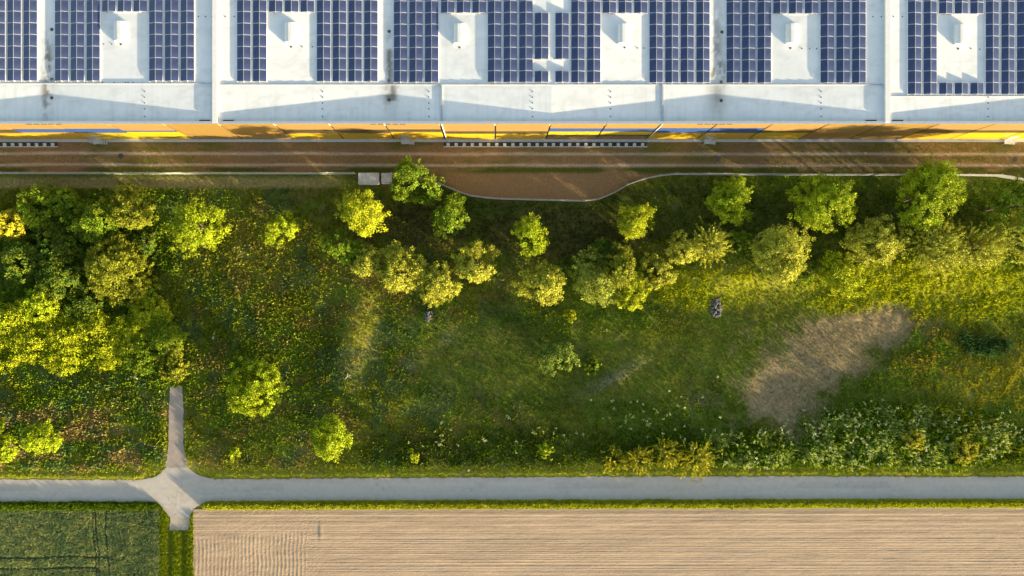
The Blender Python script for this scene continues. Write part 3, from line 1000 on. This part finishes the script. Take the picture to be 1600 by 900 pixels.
# ------------------------------------------------------------------ solar panels: rail-mounted tent rows
TILT = math.radians(11)
PITCH = 18.15
S_R = FPX / (CAMH - 10.3)
MODL = PITCH / S_R
HW = 21.6 / S_R / 2


def module_mesh(sgn):
    """one framed module; sgn -1 lies on the left slope, +1 on the right one"""
    w, l, g = HW - 0.012, MODL - 0.045, 0.026
    ca, sa = math.cos(TILT), math.sin(TILT)

    def P(u, v, h):          # u from eave (0) to ridge (1)
        d = (1 - u) * w / 1.0
        return (sgn * (0.012 + d + 0), v, 0.12 + u * w * math.tan(TILT) + h)
    m = MB()
    a = [P(0, -l / 2, 0), P(1, -l / 2, 0), P(1, l / 2, 0), P(0, l / 2, 0)]
    b = [P(0, -l / 2, .035), P(1, -l / 2, .035), P(1, l / 2, .035), P(0, l / 2, .035)]
    if sgn > 0:
        a, b = a[::-1], b[::-1]
    m.ring([a, b], 0)
    e = g / w
    q = [P(e, -l / 2 + g, .039), P(1 - e, -l / 2 + g, .039), P(1 - e, l / 2 - g, .039), P(e, l / 2 - g, .039)]
    if sgn > 0:
        q = q[::-1]
    m.quad(*q, mi=1)
    return m.mesh('panel', [M['alu'], M['glass']])


MOD = {-1: module_mesh(-1), 1: module_mesh(1)}
RAIL = {}


def rail_mesh(n):
    if n not in RAIL:
        m = MB()
        for x in (-HW + 0.03, 0.0, HW - 0.03):
            m.box(x - 0.03, x + 0.03, -0.05, n * MODL + 0.02, 0.0, 0.11 if x else 0.27)
        m.box(-HW + 0.065, -0.035, -0.04, 0.0, 0.0, 0.06)
        m.box(0.035, HW - 0.065, -0.04, 0.0, 0.0, 0.06)
        RAIL[n] = m.mesh('rail', M['alu'])
    return RAIL[n]


def solar_row(px_left, py_bot, n, label):
    X, Y, z = RW(px_left + 10.8, py_bot)
    t = empty('solar_panel_row', (X, Y, z + 0.012))
    tag(t, label, 'solar panels', 'solar panel rows on the warehouse roof')
    t.rotation_euler = (0, -math.atan2(float(roof_z(X + 0.5) - roof_z(X - 0.5)), 1.0), 0)
    o = link('rail', rail_mesh(n), t)
    for j in range(n):
        for sg in (-1, 1):
            o = link('panel', MOD[sg], t)
            o.location = (0, (j + 0.5) * MODL, 0)


ORD = ['first', 'second', 'third', 'fourth', 'fifth', 'sixth']
VN = ['first roof vent from the left', 'second roof vent from the left', 'third roof vent from the left', 'fourth roof vent from the left', 'fifth roof vent from the left', 'sixth and last roof vent']
blocks = [
    (0, [136, 111.3, 86.7], [160.3, 184.8, 209.3], [233.7, 258.3, 282.9], 127.5),
    (1, [395.7, 371.0], [420.7, 445.4, 470.0], [495.3, 520.0, 544.5, 569.1], 128.2),
    (2, [663.9, 639.5, 615.3], [689, 713.6, 738], [762.1, 786.6, 810.9], 129.5),
    (3, [916.6, 892.1], [941, 965.6, 990], [1014, 1038.4, 1062.5, 1087], 130),
    (4, [1182.6, 1158.4, 1134.3], [1207.3, 1231.7, 1256.5], [1281, 1305.6, 1330.2], 130.5),
    (5, [1441.3, 1417.0], [1465.7, 1490, 1514.3], [1538.3, 1562.7, 1587], 148),
]
NR = 8
for (vi, left_, mid_, right_, bot) in blocks:
    n = NR + (1 if vi == 5 else 0)
    for i, x in enumerate(left_):
        solar_row(x, bot, n, f'long solar panel row, {ORD[i]} left of the {VN[vi]}')
    for i, x in enumerate(mid_):
        solar_row(x, bot - PITCH * (6 if vi < 5 else 7) + (0.6 if vi < 5 else 1.6), 2, f'short solar panel row above the {VN[vi]}, {ORD[i]} of three')
    for i, x in enumerate(right_):
        solar_row(x, bot, n, f'long solar panel row, {ORD[i]} right of the {VN[vi]}')
for i, x in enumerate((37.7, 12.7, -12.2)):
    solar_row(x, 127.3, NR, f'long solar panel row at the left roof edge, {ORD[i]} left of the stained strip')
for i, x in enumerate((1465.7, 1490, 1514.3)):
    solar_row(x, 148, 1, f'single pair of solar panels below the sixth and last roof vent, {ORD[i]} of three')
for (x, side, word) in ((835.3, 'left', 'left'), (867.3, 'right', 'right')):
    solar_row(x, 129.5, 1, f'lone pair of solar panels at the lower {word} of the white cross in mid roof')
    solar_row(x, 93.5, 4, f'short solar panel row at the upper {word} of the white cross in mid roof')

# ------------------------------------------------------------------ fence, concrete boxes, manholes
def fence(x0, x1, label):
    pts = []
    x = x0
    L0 = 2.52
    while x < x1:
        pts.append((x, float(fence_y(x))))
        xn = x + 1
        while math.hypot(xn - x, float(fence_y(xn) - fence_y(x))) < L0 * FPX / CAMH and xn < x1:
            xn += 0.5
        x = xn
    pts.append((x1, float(fence_y(x1))))
    if math.hypot(pts[-1][0] - pts[-2][0], pts[-1][1] - pts[-2][1]) < 6:
        pts.pop(-2)
    P = [W(*p) for p in pts]
    f = empty('fence', (P[0][0], P[0][1], 0))
    tag(f, label, 'fence')
    post = MB().box(-0.035, 0.035, -0.035, 0.035, 0, 2.05).box(-0.05, 0.05, -0.05, 0.05, 2.052, 2.10).mesh('post', M['galv'])
    for (x, y) in P:
        o = link('post', post, f)
        o.location = (x - P[0][0], y - P[0][1], 0.02)
    for (a, b) in zip(P[:-1], P[1:]):
        L = math.hypot(b[0] - a[0], b[1] - a[1]) - 0.09
        m = MB()
        nv = int(L / 0.085)
        for j in range(nv + 1):
            t = 0.0 + j * L / nv
            m.box(t - 0.011, t + 0.011, -0.006, 0.006, 0.06, 2.0)
        for zz in np.arange(0.1, 2.0, 0.24):
            m.box(0, L, -0.018, -0.008, zz, zz + 0.025)
            m.box(0, L, 0.008, 0.018, zz, zz + 0.025)
        o = link('mesh_panel', m.mesh('mesh_panel', M['galv']), f)
        an = math.atan2(b[1] - a[1], b[0] - a[0])
        o.location = (a[0] - P[0][0] + 0.045 * math.cos(an), a[1] - P[0][1] + 0.045 * math.sin(an), 0.02)
        o.rotation_euler = (0, 0, an)


fence(-60, 557, 'straight pale wire mesh fence left of the two concrete boxes')
fence(614, 1690, 'long pale wire mesh fence curving round the brown soil pocket, right of the concrete boxes')


def concrete_box(x0, x1, y0, y1, hgt, label):
    X0, Y1 = W(x0, y0, hgt)
    X1, Y0 = W(x1, y1, hgt)
    cx, cy, a, b = (X0 + X1) / 2, (Y0 + Y1) / 2, (X1 - X0) / 2, (Y1 - Y0) / 2
    t = empty('concrete_box', (cx, cy, 0))
    tag(t, label, 'concrete box')
    link('body', MB().box(-a + .04, a - .04, -b + .04, b - .04, 0, hgt - 0.08).mesh('body', M['concrete']), t)
    m = MB().box(-a, a, -b, b, hgt - 0.078, hgt)
    for (q0, q1, w0, w1) in ((-a, a, -b, -b + .1), (-a, a, b - .1, b), (-a, -a + .1, -b + .102, b - .102), (a - .1, a, -b + .102, b - .102)):
        m.box(q0, q1, w0, w1, hgt + 0.002, hgt + 0.07)
    link('lid', m.mesh('lid', M['concrete']), t)


concrete_box(560, 592, 270, 288, 1.1, 'larger grey concrete box with stained lid at the end of the fence')
concrete_box(596, 612, 270.5, 287, 1.0, 'smaller grey concrete box half hidden under the tree beside the fence')
for (x, y, lab) in ((189, 244, 'round iron manhole cover in the track near the left edge'), (1123, 248.5, 'round iron manhole cover in the track right of the middle'), (1585.5, 249, 'round iron manhole cover in the track at the far right')):
    X, Y = W(x, y)
    t = empty('manhole_cover', (X, Y, 0.05))
    tag(t, lab, 'manhole cover', 'manhole covers in the service track')
    m = MB()
    an = [2 * math.pi * j / 24 for j in range(24)]
    m.ring([[(r_ * math.cos(a), r_ * math.sin(a), z_) for a in an] for r_, z_ in ((.46, 0), (.46, .03), (.36, .03), (.36, .01))], cap=False)
    link('rim', m.mesh('rim', M['stone']), t)
    m = MB().cyl(0, 0, 0.0, 0.025, 0.34, 0.34, 24)
    for q in (-.18, 0, .18):
        m.box(-.22, .22, q - .03, q + .03, .026, .04)
    link('lid', m.mesh('lid', M['iron']), t)


# ------------------------------------------------------------------ stones
def stone_heap(cx, cy, rx, ry, label, seed, n=70):
    r = np.random.default_rng(seed)
    X, Y = W(cx, cy)
    s = FPX / CAMH
    a, b = rx / s, ry / s
    m = MB()
    z0 = float(gz(cx, cy))
    for i in range(n):
        while True:
            u, v = r.uniform(-1, 1, 2)
            if abs(u) < (1 - 0.75 * max(0, v)) * math.sqrt(max(0, 1 - v * v * .8)):
                break
        d = math.hypot(u, v)
        rad = r.uniform(0.10, 0.24)
        z = max(0.03, 0.55 * (1 - d) * r.uniform(.5, 1.1))
        rings = []
        k = 7
        for zz, rr in ((-.7, .6), (-.1, 1.0), (.5, .8), (.8, .35)):
            rings.append([(u * a + rad * rr * r.uniform(.75, 1.2) * math.cos(2 * math.pi * j / k), v * b + rad * rr * r.uniform(.75, 1.2) * math.sin(2 * math.pi * j / k), z + rad * zz) for j in range(k)])
        m.ring(rings)
    o = link('stone_heap', m.mesh('stone_heap', M['stone']))
    o.location = (X, Y, z0)
    return tag(o, label, 'stone heap')


stone_heap(1119, 477, 9, 19, 'pointed heap of grey stones in the bright meadow grass', 3, 90)
stone_heap(670, 490, 6, 13, 'small heap of grey stones below the middle tree group', 4, 45)

# ------------------------------------------------------------------ trees and shrubs
GREENS = {
    'bright': (0.25, 0.34, 0.010), 'yellow': (0.31, 0.36, 0.012), 'bluegreen': (0.13, 0.21, 0.035), 'leafy': (0.17, 0.27, 0.03), 'mid': (0.12, 0.21, 0.012),
    'dark': (0.055, 0.12, 0.014), 'olive': (0.17, 0.20, 0.016), 'pale': (0.25, 0.31, 0.045), 'golden': (0.38, 0.36, 0.022), 'cream': (0.36, 0.38, 0.045), 'scrub': (0.36, 0.42, 0.014),
}
TREES = []


def tree(name, label, cat, px, py, rpx, hgt, tone, seed, form='round', squash=1.0, group=None, leaf=0.23, base=0.22):
    r = np.random.default_rng(seed)
    zc = hgt * 0.56
    X, Y = W(px, py, zc)
    z0 = float(gz(*PX(X, Y))) if 280 < PX(X, Y)[1] < 745 else 0.0
    R = rpx / (FPX / (CAMH - zc))
    t = empty(name, (X, Y, z0), 0)
    tag(t, label, cat, group)
    zb = hgt * base
    rzv = (hgt - zb) / 2
    zc = zb + rzv
    n = int(np.clip(26 * R * R * (0.8 if hgt < 3.3 else 1.0), 14, 900 if leaf < 0.6 else 1800))
    lob = unit(r.normal(size=(9, 3)))
    la = r.uniform(-0.55, 0.45, 9)
    nb = int(9 + 3.2 * R)
    bd = unit(r.normal(size=(nb, 3)))
    d = unit(bd[r.integers(0, nb, n)] + r.normal(size=(n, 3)) * (1.25 / math.sqrt(nb) + 0.08))
    bump = 1 + (np.clip(d @ lob.T, 0, 1) ** 5 * la).sum(1)
    u = r.uniform(0, 1, n)
    rad = (0.38 + 0.66 * u ** 0.5 + (r.uniform(size=n) < 0.07) * 0.2) * bump
    wz = np.where(d[:, 2] < 0, 0.95, 1.0)
    taper = 1 - 0.28 * np.clip(d[:, 2], 0, 1) ** 2 if form != 'cone' else 1 - 0.55 * (d[:, 2] * .5 + .5)
    C0 = np.stack([d[:, 0] * rad * R * 0.92 * taper, d[:, 1] * rad * R * 0.92 * taper * squash, zc + d[:, 2] * rad * rzv * 0.9 * wz], -1)
    C0[:, 2] = np.maximum(C0[:, 2], 0.15 * hgt * base + 0.2)
    per = 46 if form != 'shoots' else 36
    cr = np.clip(0.145 * R, 0.22, 0.5) * r.uniform(0.7, 1.3, n)
    tone_v = np.array(GREENS[tone])
    cc = tone_v * r.uniform(0.62, 1.4, (n, 1)) * np.array((1, 1, 1))
    cc = mixc(cc, np.array((0.36, 0.35, 0.015)), r.uniform(0, 0.3, n))
    out = unit(C0 - np.array((0, 0, zc - rzv * .4)))
    N = n * per
    off = r.normal(size=(N, 3))
    off = unit(off) * (r.uniform(0, 1, (N, 1)) ** 0.45)
    O = np.repeat(out, per, 0)
    C1 = np.repeat(C0, per, 0)
    if form == 'shoots':
        tpos = r.uniform(-0.5, 1.3, (N, 1))
        tw = unit(out + np.array((0, 0, .35)) + 0.3 * r.normal(size=(n, 3)))
        T_ = np.repeat(tw, per, 0)
        P = C1 + T_ * tpos * np.repeat(cr, per)[:, None] * 1.9 + off * np.repeat(cr, per)[:, None] * 0.35
        D = unit(T_ * 0.8 + 0.7 * r.normal(size=(N, 3)))
    else:
        P = C1 + off * np.repeat(cr, per)[:, None]
        D = unit(off * 0.7 + O * 0.4 + 0.6 * r.normal(size=(N, 3)) + np.array((0, 0, -.15)))
    nrm = unit(off * 0.45 + O * np.array((1.35, 1.35, 0.8)) + 0.34 * r.normal(size=(N, 3)))
    S = unit(np.cross(nrm, D))
    L = leaf * r.uniform(0.65, 1.35, N)
    col = np.repeat(cc, per, 0) * r.uniform(0.8, 1.22, (N, 1))
    P[:, 2] = np.maximum(P[:, 2], 0.05)
    me = leaves('crown', P, D, S, L, L * r.uniform(.5, .72, N) * (0.75 if form == 'shoots' else 1), col, M['leaf'])
    # trunk with limbs
    m = MB()
    tr = max(0.035, 0.022 * hgt)
    lean = r.normal(0, 0.03, 2) * hgt
    if base < 0.1:       # shrub form: several stems from the ground
        for j in range(5):
            c = C0[r.integers(n)]
            m.tube([(0.12 * math.cos(j * 1.3), 0.12 * math.sin(j * 1.3), -0.1), tuple(c * np.array((.45, .45, .5))), tuple(c)], [tr, tr * .6, tr * .25], 5)
    else:
        top = (lean[0], lean[1], hgt * 0.8)
        m.tube([(0, 0, -0.15), (lean[0] * .2, lean[1] * .2, zb), (lean[0] * .6, lean[1] * .6, zc), top], [tr * 1.35, tr, tr * .6, tr * .18], 7)
        for j in range(8):
            c = C0[r.integers(n)] * np.array((.85, .85, 1.0))
            zs = zb + (c[2] - zb) * 0.35 if c[2] > zb else zb
            s_pt = (lean[0] * .2, lean[1] * .2, max(zb * 0.9, zs))
            mid = tuple(0.5 * (np.array(s_pt) + c) + np.array((0, 0, .1)))
            m.tube([s_pt, mid, tuple(c)], [tr * .5, tr * .32, tr * .12], 5)
    link('trunk' if base >= 0.1 else 'stem', m.mesh('trunk', M['bark'], True), t)
    link('crown', me, t)
    return t


GT = 'trees of the meadow belt'
GS = 'shrubs of the left thicket'
T = tree
# row under the fence, left to right
T('tree', 'round bright yellow green tree alone between the thicket and the fence', 'tree', 315, 356, 43, 8.0, 'bright', 1)
T('tree', 'small round yellow green tree right of the lone round tree', 'tree', 440, 353, 28, 5.0, 'bright', 2)
T('tree', 'bright loose tree below the larger concrete box', 'tree', 567, 330, 37, 11.5, 'yellow', 3)
T('tree', 'green tree standing over the smaller concrete box at the fence', 'tree', 644, 281, 37, 9.0, 'mid', 4)
T('tree', 'round tree just below the left bend of the fence', 'tree', 705, 338, 33, 7.5, 'mid', 5)
T('shrub', 'leafy green shrub pressed against the lower side of the bright loose tree', 'shrub', 540, 384, 30, 6.5, 'mid', 6, base=0.06)
T('shrub', 'pale leaved shrub at the left end of the middle tree group', 'shrub', 576, 408, 31, 6.0, 'cream', 7, base=0.06)
T('tree', 'broad pale leaved tree in the middle tree group', 'tree', 625, 424, 44, 7.0, 'cream', 8, base=0.14)
T('tree', 'pale leaved tree above the small stone heap', 'tree', 689, 450, 34, 6.0, 'cream', 9, base=0.14)
T('tree', 'round dense tree at the right end of the middle tree group', 'tree', 745, 415, 37, 7.0, 'cream', 10, base=0.14)
T('shrub', 'small dark shrub tucked between the stone heap tree and the tall oval tree', 'shrub', 1160, 372, 20, 3.2, 'mid', 60, base=0.06)
T('shrub', 'dark low shrub under the upper side of the long clump', 'shrub', 940, 398, 26, 4.0, 'dark', 61, base=0.06)
T('shrub', 'small dark shrub left of the dense tree in the right part', 'shrub', 1255, 428, 18, 2.6, 'mid', 62, base=0.06)
T('tree', 'upright tree below the brown soil pocket', 'tree', 829, 368, 33, 8.0, 'bright', 11)
T('tree', 'low round tree directly below the upright tree', 'tree', 841, 446, 37, 5.5, 'cream', 12, base=0.12)
T('tree', 'narrow tree below the right bend of the fence', 'tree', 993, 347, 32, 7.5, 'yellow', 13)
T('tree', 'dark leaved tree at the left end of the long clump below the narrow tree', 'tree', 925, 432, 36, 6.0, 'pale', 14, base=0.12)
T('tree', 'tallest tree of the long clump below the narrow tree', 'tree', 966, 415, 36, 7.0, 'olive', 15, base=0.14)
T('shrub', 'small shrub at the right end of the long clump', 'shrub', 1026, 424, 26, 3.6, 'cream', 16, base=0.06)
T('shrub', 'low shrub filling the foot of the long clump', 'shrub', 985, 446, 30, 3.0, 'scrub', 17, base=0.06)
T('tree', 'slim tree left of its pale twin, above the stone heap', 'tree', 1064, 391, 25, 5.5, 'cream', 18, base=0.14)
T('tree', 'pale rounded tree directly above the pointed stone heap', 'tree', 1108, 390, 31, 5.5, 'cream', 19, form='shoots', base=0.14)
T('tree', 'bright sided tree close to the straight fence right of its bend', 'tree', 1139, 312, 38, 9.0, 'bright', 20)
T('tree', 'tall oval tree with pale leaves at the edge of the bright grass', 'tree', 1214, 396, 44, 8.5, 'cream', 21, base=0.14, squash=1.15)
T('tree', 'wide bushy tree close to the straight fence', 'tree', 1290, 321, 46, 9.5, 'bright', 22)
T('tree', 'dense tree right of the tall oval tree', 'tree', 1358, 377, 42, 6.5, 'cream', 23, base=0.1)
T('shrub', 'low rounded shrub in the bright grass beside the tall oval tree', 'shrub', 1308, 421, 34, 3.0, 'scrub', 24, base=0.06)
T('tree', 'largest tree, reaching over the fence at the right', 'tree', 1452, 304, 50, 12.5, 'bright', 25)
T('tree', 'spiky tree below the largest tree', 'tree', 1452, 386, 42, 7.5, 'cream', 26, form='shoots', base=0.1)
T('tree', 'spiky tree in the middle of the three in the right row', 'tree', 1513, 389, 36, 7.0, 'cream', 27, form='shoots', base=0.1)
T('tree', 'spiky tree at the right end of the right row', 'tree', 1569, 376, 33, 7.0, 'cream', 28, form='shoots', base=0.1)
T('tree', 'dark shaded tree near the fence at the right edge', 'tree', 1584, 320, 40, 11.5, 'mid', 29)
T('shrub', 'dark low shrub at the right edge beside the spiky trees', 'shrub', 1598, 400, 22, 3.0, 'dark', 30, base=0.06)
# open meadow
T('tree', 'large bright tree right of the gravel path', 'tree', 400, 607, 46, 8.0, 'bright', 31)
T('tree', 'bright tree leaning over the herbs near the road', 'tree', 523, 683, 36, 7.0, 'bright', 32)
T('tree', 'round yellow green tree at the lower left, near the road', 'tree', 67, 688, 29, 5.5, 'bright', 33)
T('tree', 'yellow green tree cut by the left edge above the road', 'tree', 6, 700, 23, 5.0, 'bright', 34)
T('tree', 'small dark topped tree at the left edge above another tree', 'tree', -4, 664, 17, 4.5, 'bright', 35)
T('shrub', 'solitary round shrub in the mown middle of the meadow', 'shrub', 871, 559, 32, 4.2, 'bluegreen', 36, base=0.06)
T('sapling', 'small yellow sapling above the road, left of the middle', 'sapling', 649, 713, 13, 2.4, 'yellow', 37, leaf=0.3)
T('sapling', 'small green sapling above the road, right of the middle', 'sapling', 853, 701, 14, 2.6, 'bright', 38, leaf=0.3)
T('sapling', 'tiny bright sapling right of the gravel path near the road', 'sapling', 365, 710, 13, 2.0, 'bright', 39, leaf=0.26)
T('sapling', 'small golden shrub below the low round tree in the meadow', 'shrub', 890, 494, 12, 1.6, 'yellow', 40, base=0.06)
T('shrub', 'low green shrub right of the solitary round shrub', 'shrub', 929, 572, 14, 1.2, 'mid', 41, base=0.06)
for i, (x, y, rr, hh, lab) in enumerate(((960, 719, 20, 1.8, 'leftmost golden feathery bush beside the road'), (1000, 717, 22, 2.2, 'golden feathery bush second from the left beside the road'),
                                         (1040, 708, 24, 3.0, 'tallest golden feathery bush beside the road'), (1092, 716, 26, 3.0, 'golden feathery bush standing apart at the right beside the road'))):
    T('bush', lab, 'bush', x, y, rr, hh, 'golden', 50 + i, form='shoots', base=0.05, group='golden bushes by the road')
T('bush', 'small golden bush among the pale umbels near the right road end', 'bush', 1424, 688, 18, 2.2, 'golden', 55, base=0.05)
T('bush', 'yellow bush at the right end of the umbel herbs', 'bush', 1505, 702, 22, 1.8, 'golden', 56, base=0.05)
T('bush', 'small rounded olive bush above the gravel path', 'bush', 274, 572, 26, 1.8, 'olive', 57, base=0.05)
# the thicket at the left
thk = [
    (12, 352, 30, 5.5, 'golden', 'golden leaved shrub at the left edge of the upper thicket'),
    (62, 325, 36, 6.0, 'mid', 'green shrub at the top left corner of the thicket'),
    (108, 318, 28, 5.0, 'mid', 'small green shrub at the top of the thicket beside the track strip'),
    (146, 350, 38, 6.5, 'mid', 'full leafy green shrub in the upper middle of the thicket'),
    (200, 330, 32, 6.0, 'olive', 'olive green shrub with golden top at the upper right of the thicket'),
    (92, 378, 36, 5.0, 'dark', 'dark shrub in the middle of the upper thicket'),
    (30, 405, 34, 5.0, 'dark', 'dark shrub at the left edge, below the golden leaved one'),
    (85, 432, 38, 4.8, 'dark', 'dark low shrub with a few golden twigs in mid thicket'),
    (185, 428, 50, 6.5, 'olive', 'large olive shrub with sunlit lower side in the right thicket'),
    (222, 380, 20, 3.6, 'dark', 'small dark shrub on the right flank of the thicket'),
    (62, 475, 30, 3.6, 'bright', 'bright shrub rising from the left of the lower thicket'),
    (10, 505, 34, 1.7, 'scrub', 'low yellow green scrub bush at the left edge of the lower thicket'),
    (48, 530, 36, 1.4, 'scrub', 'wide low yellow green scrub bush in the left lower thicket'),
    (98, 520, 36, 1.6, 'scrub', 'low yellow green scrub bush left of the middle in the lower thicket'),
    (142, 515, 36, 1.9, 'scrub', 'bright scrub bush in the middle of the lower thicket'),
    (228, 492, 38, 2.3, 'scrub', 'bright bush at the upper right of the lower thicket'),
    (258, 522, 38, 2.6, 'mid', 'green bush at the right flank of the lower thicket'),
    (205, 525, 34, 1.7, 'scrub', 'bright bush with a dark hollow below it, right of the lower thicket'),
    (222, 556, 32, 2.0, 'mid', 'low green bush at the lower right rim of the thicket'),
    (225, 455, 24, 2.8, 'mid', 'small green shrub between the olive shrub and the bright bush'),
    (128, 472, 34, 2.4, 'dark', 'dark shrub in the hollow between upper and lower thicket'),
    (262, 552, 24, 1.8, 'olive', 'low olive shrub at the right foot of the thicket'),
    (100, 552, 36, 1.2, 'scrub', 'low sunny bush at the bottom rim of the thicket'),
    (165, 548, 32, 1.2, 'scrub', 'low sunny bush right of the one at the bottom rim'),
    (20, 548, 30, 1.1, 'scrub', 'low sunny bush at the bottom left rim of the thicket'),
]
for i, (x, y, rr, hh, tone, lab) in enumerate(thk):
    T('shrub', lab, 'shrub', x, y, rr, hh, tone, 70 + i, base=0.05, group=GS, leaf=0.2 if hh < 3 else 0.25)

# pale dead twig, and a whitish plant stood in for by the same branch
for (x, y, az, lab) in ((545, 588, 0.6, 'thin pale dead branch lying in the weeds beside the bright ridge'), (214, 588, 2.2, 'whitish plant shaped as a forked branch above the left end of the gravel path')):
    X, Y = W(x, y)
    z = float(gz(x, y)) + 0.35
    m = MB()
    m.tube([(-0.9, 0, 0), (0, 0.12, 0.08), (1.0, 0, 0.05)], [0.09, 0.07, 0.03], 6)
    m.tube([(-0.1, 0.1, 0.07), (0.4, 0.55, 0.2), (0.7, 0.95, 0.15)], [0.06, 0.045, 0.02], 5)
    m.tube([(0.1, 0.1, 0.07), (0.45, -0.3, 0.15), (0.6, -0.7, 0.1)], [0.05, 0.035, 0.02], 5)
    o = link('pale_branch', m.mesh('pale_branch', M['deadwood'], True))
    o.location = (X, Y, z)
    o.rotation_euler = (0, 0, az)
    o.scale = (0.6, 0.6, 0.6)
    tag(o, lab, 'branch')

# reed clump in the hollow at the right
px, py, r = scatter(420, 1485, 1600, 515, 568, 261)
keep = np.maximum(EL(px, py, 1540, 541, 38, 16), .8 * EL(px, py, 1502, 530, 12, 10)) > 0.4
px, py = px[keep], py[keep]
c = np.broadcast_to(np.array((0.05, 0.11, 0.03)), (len(px), 3)) * r.uniform(.6, 1.6, (len(px), 1))
tufts('reeds', px, py, gz(px, py), 1.3 * r.uniform(0.7, 1.2, len(px)), c, r, 9, 0.09, 0.7, label='dark green reed bed in the hollow at the right', cat='reeds')
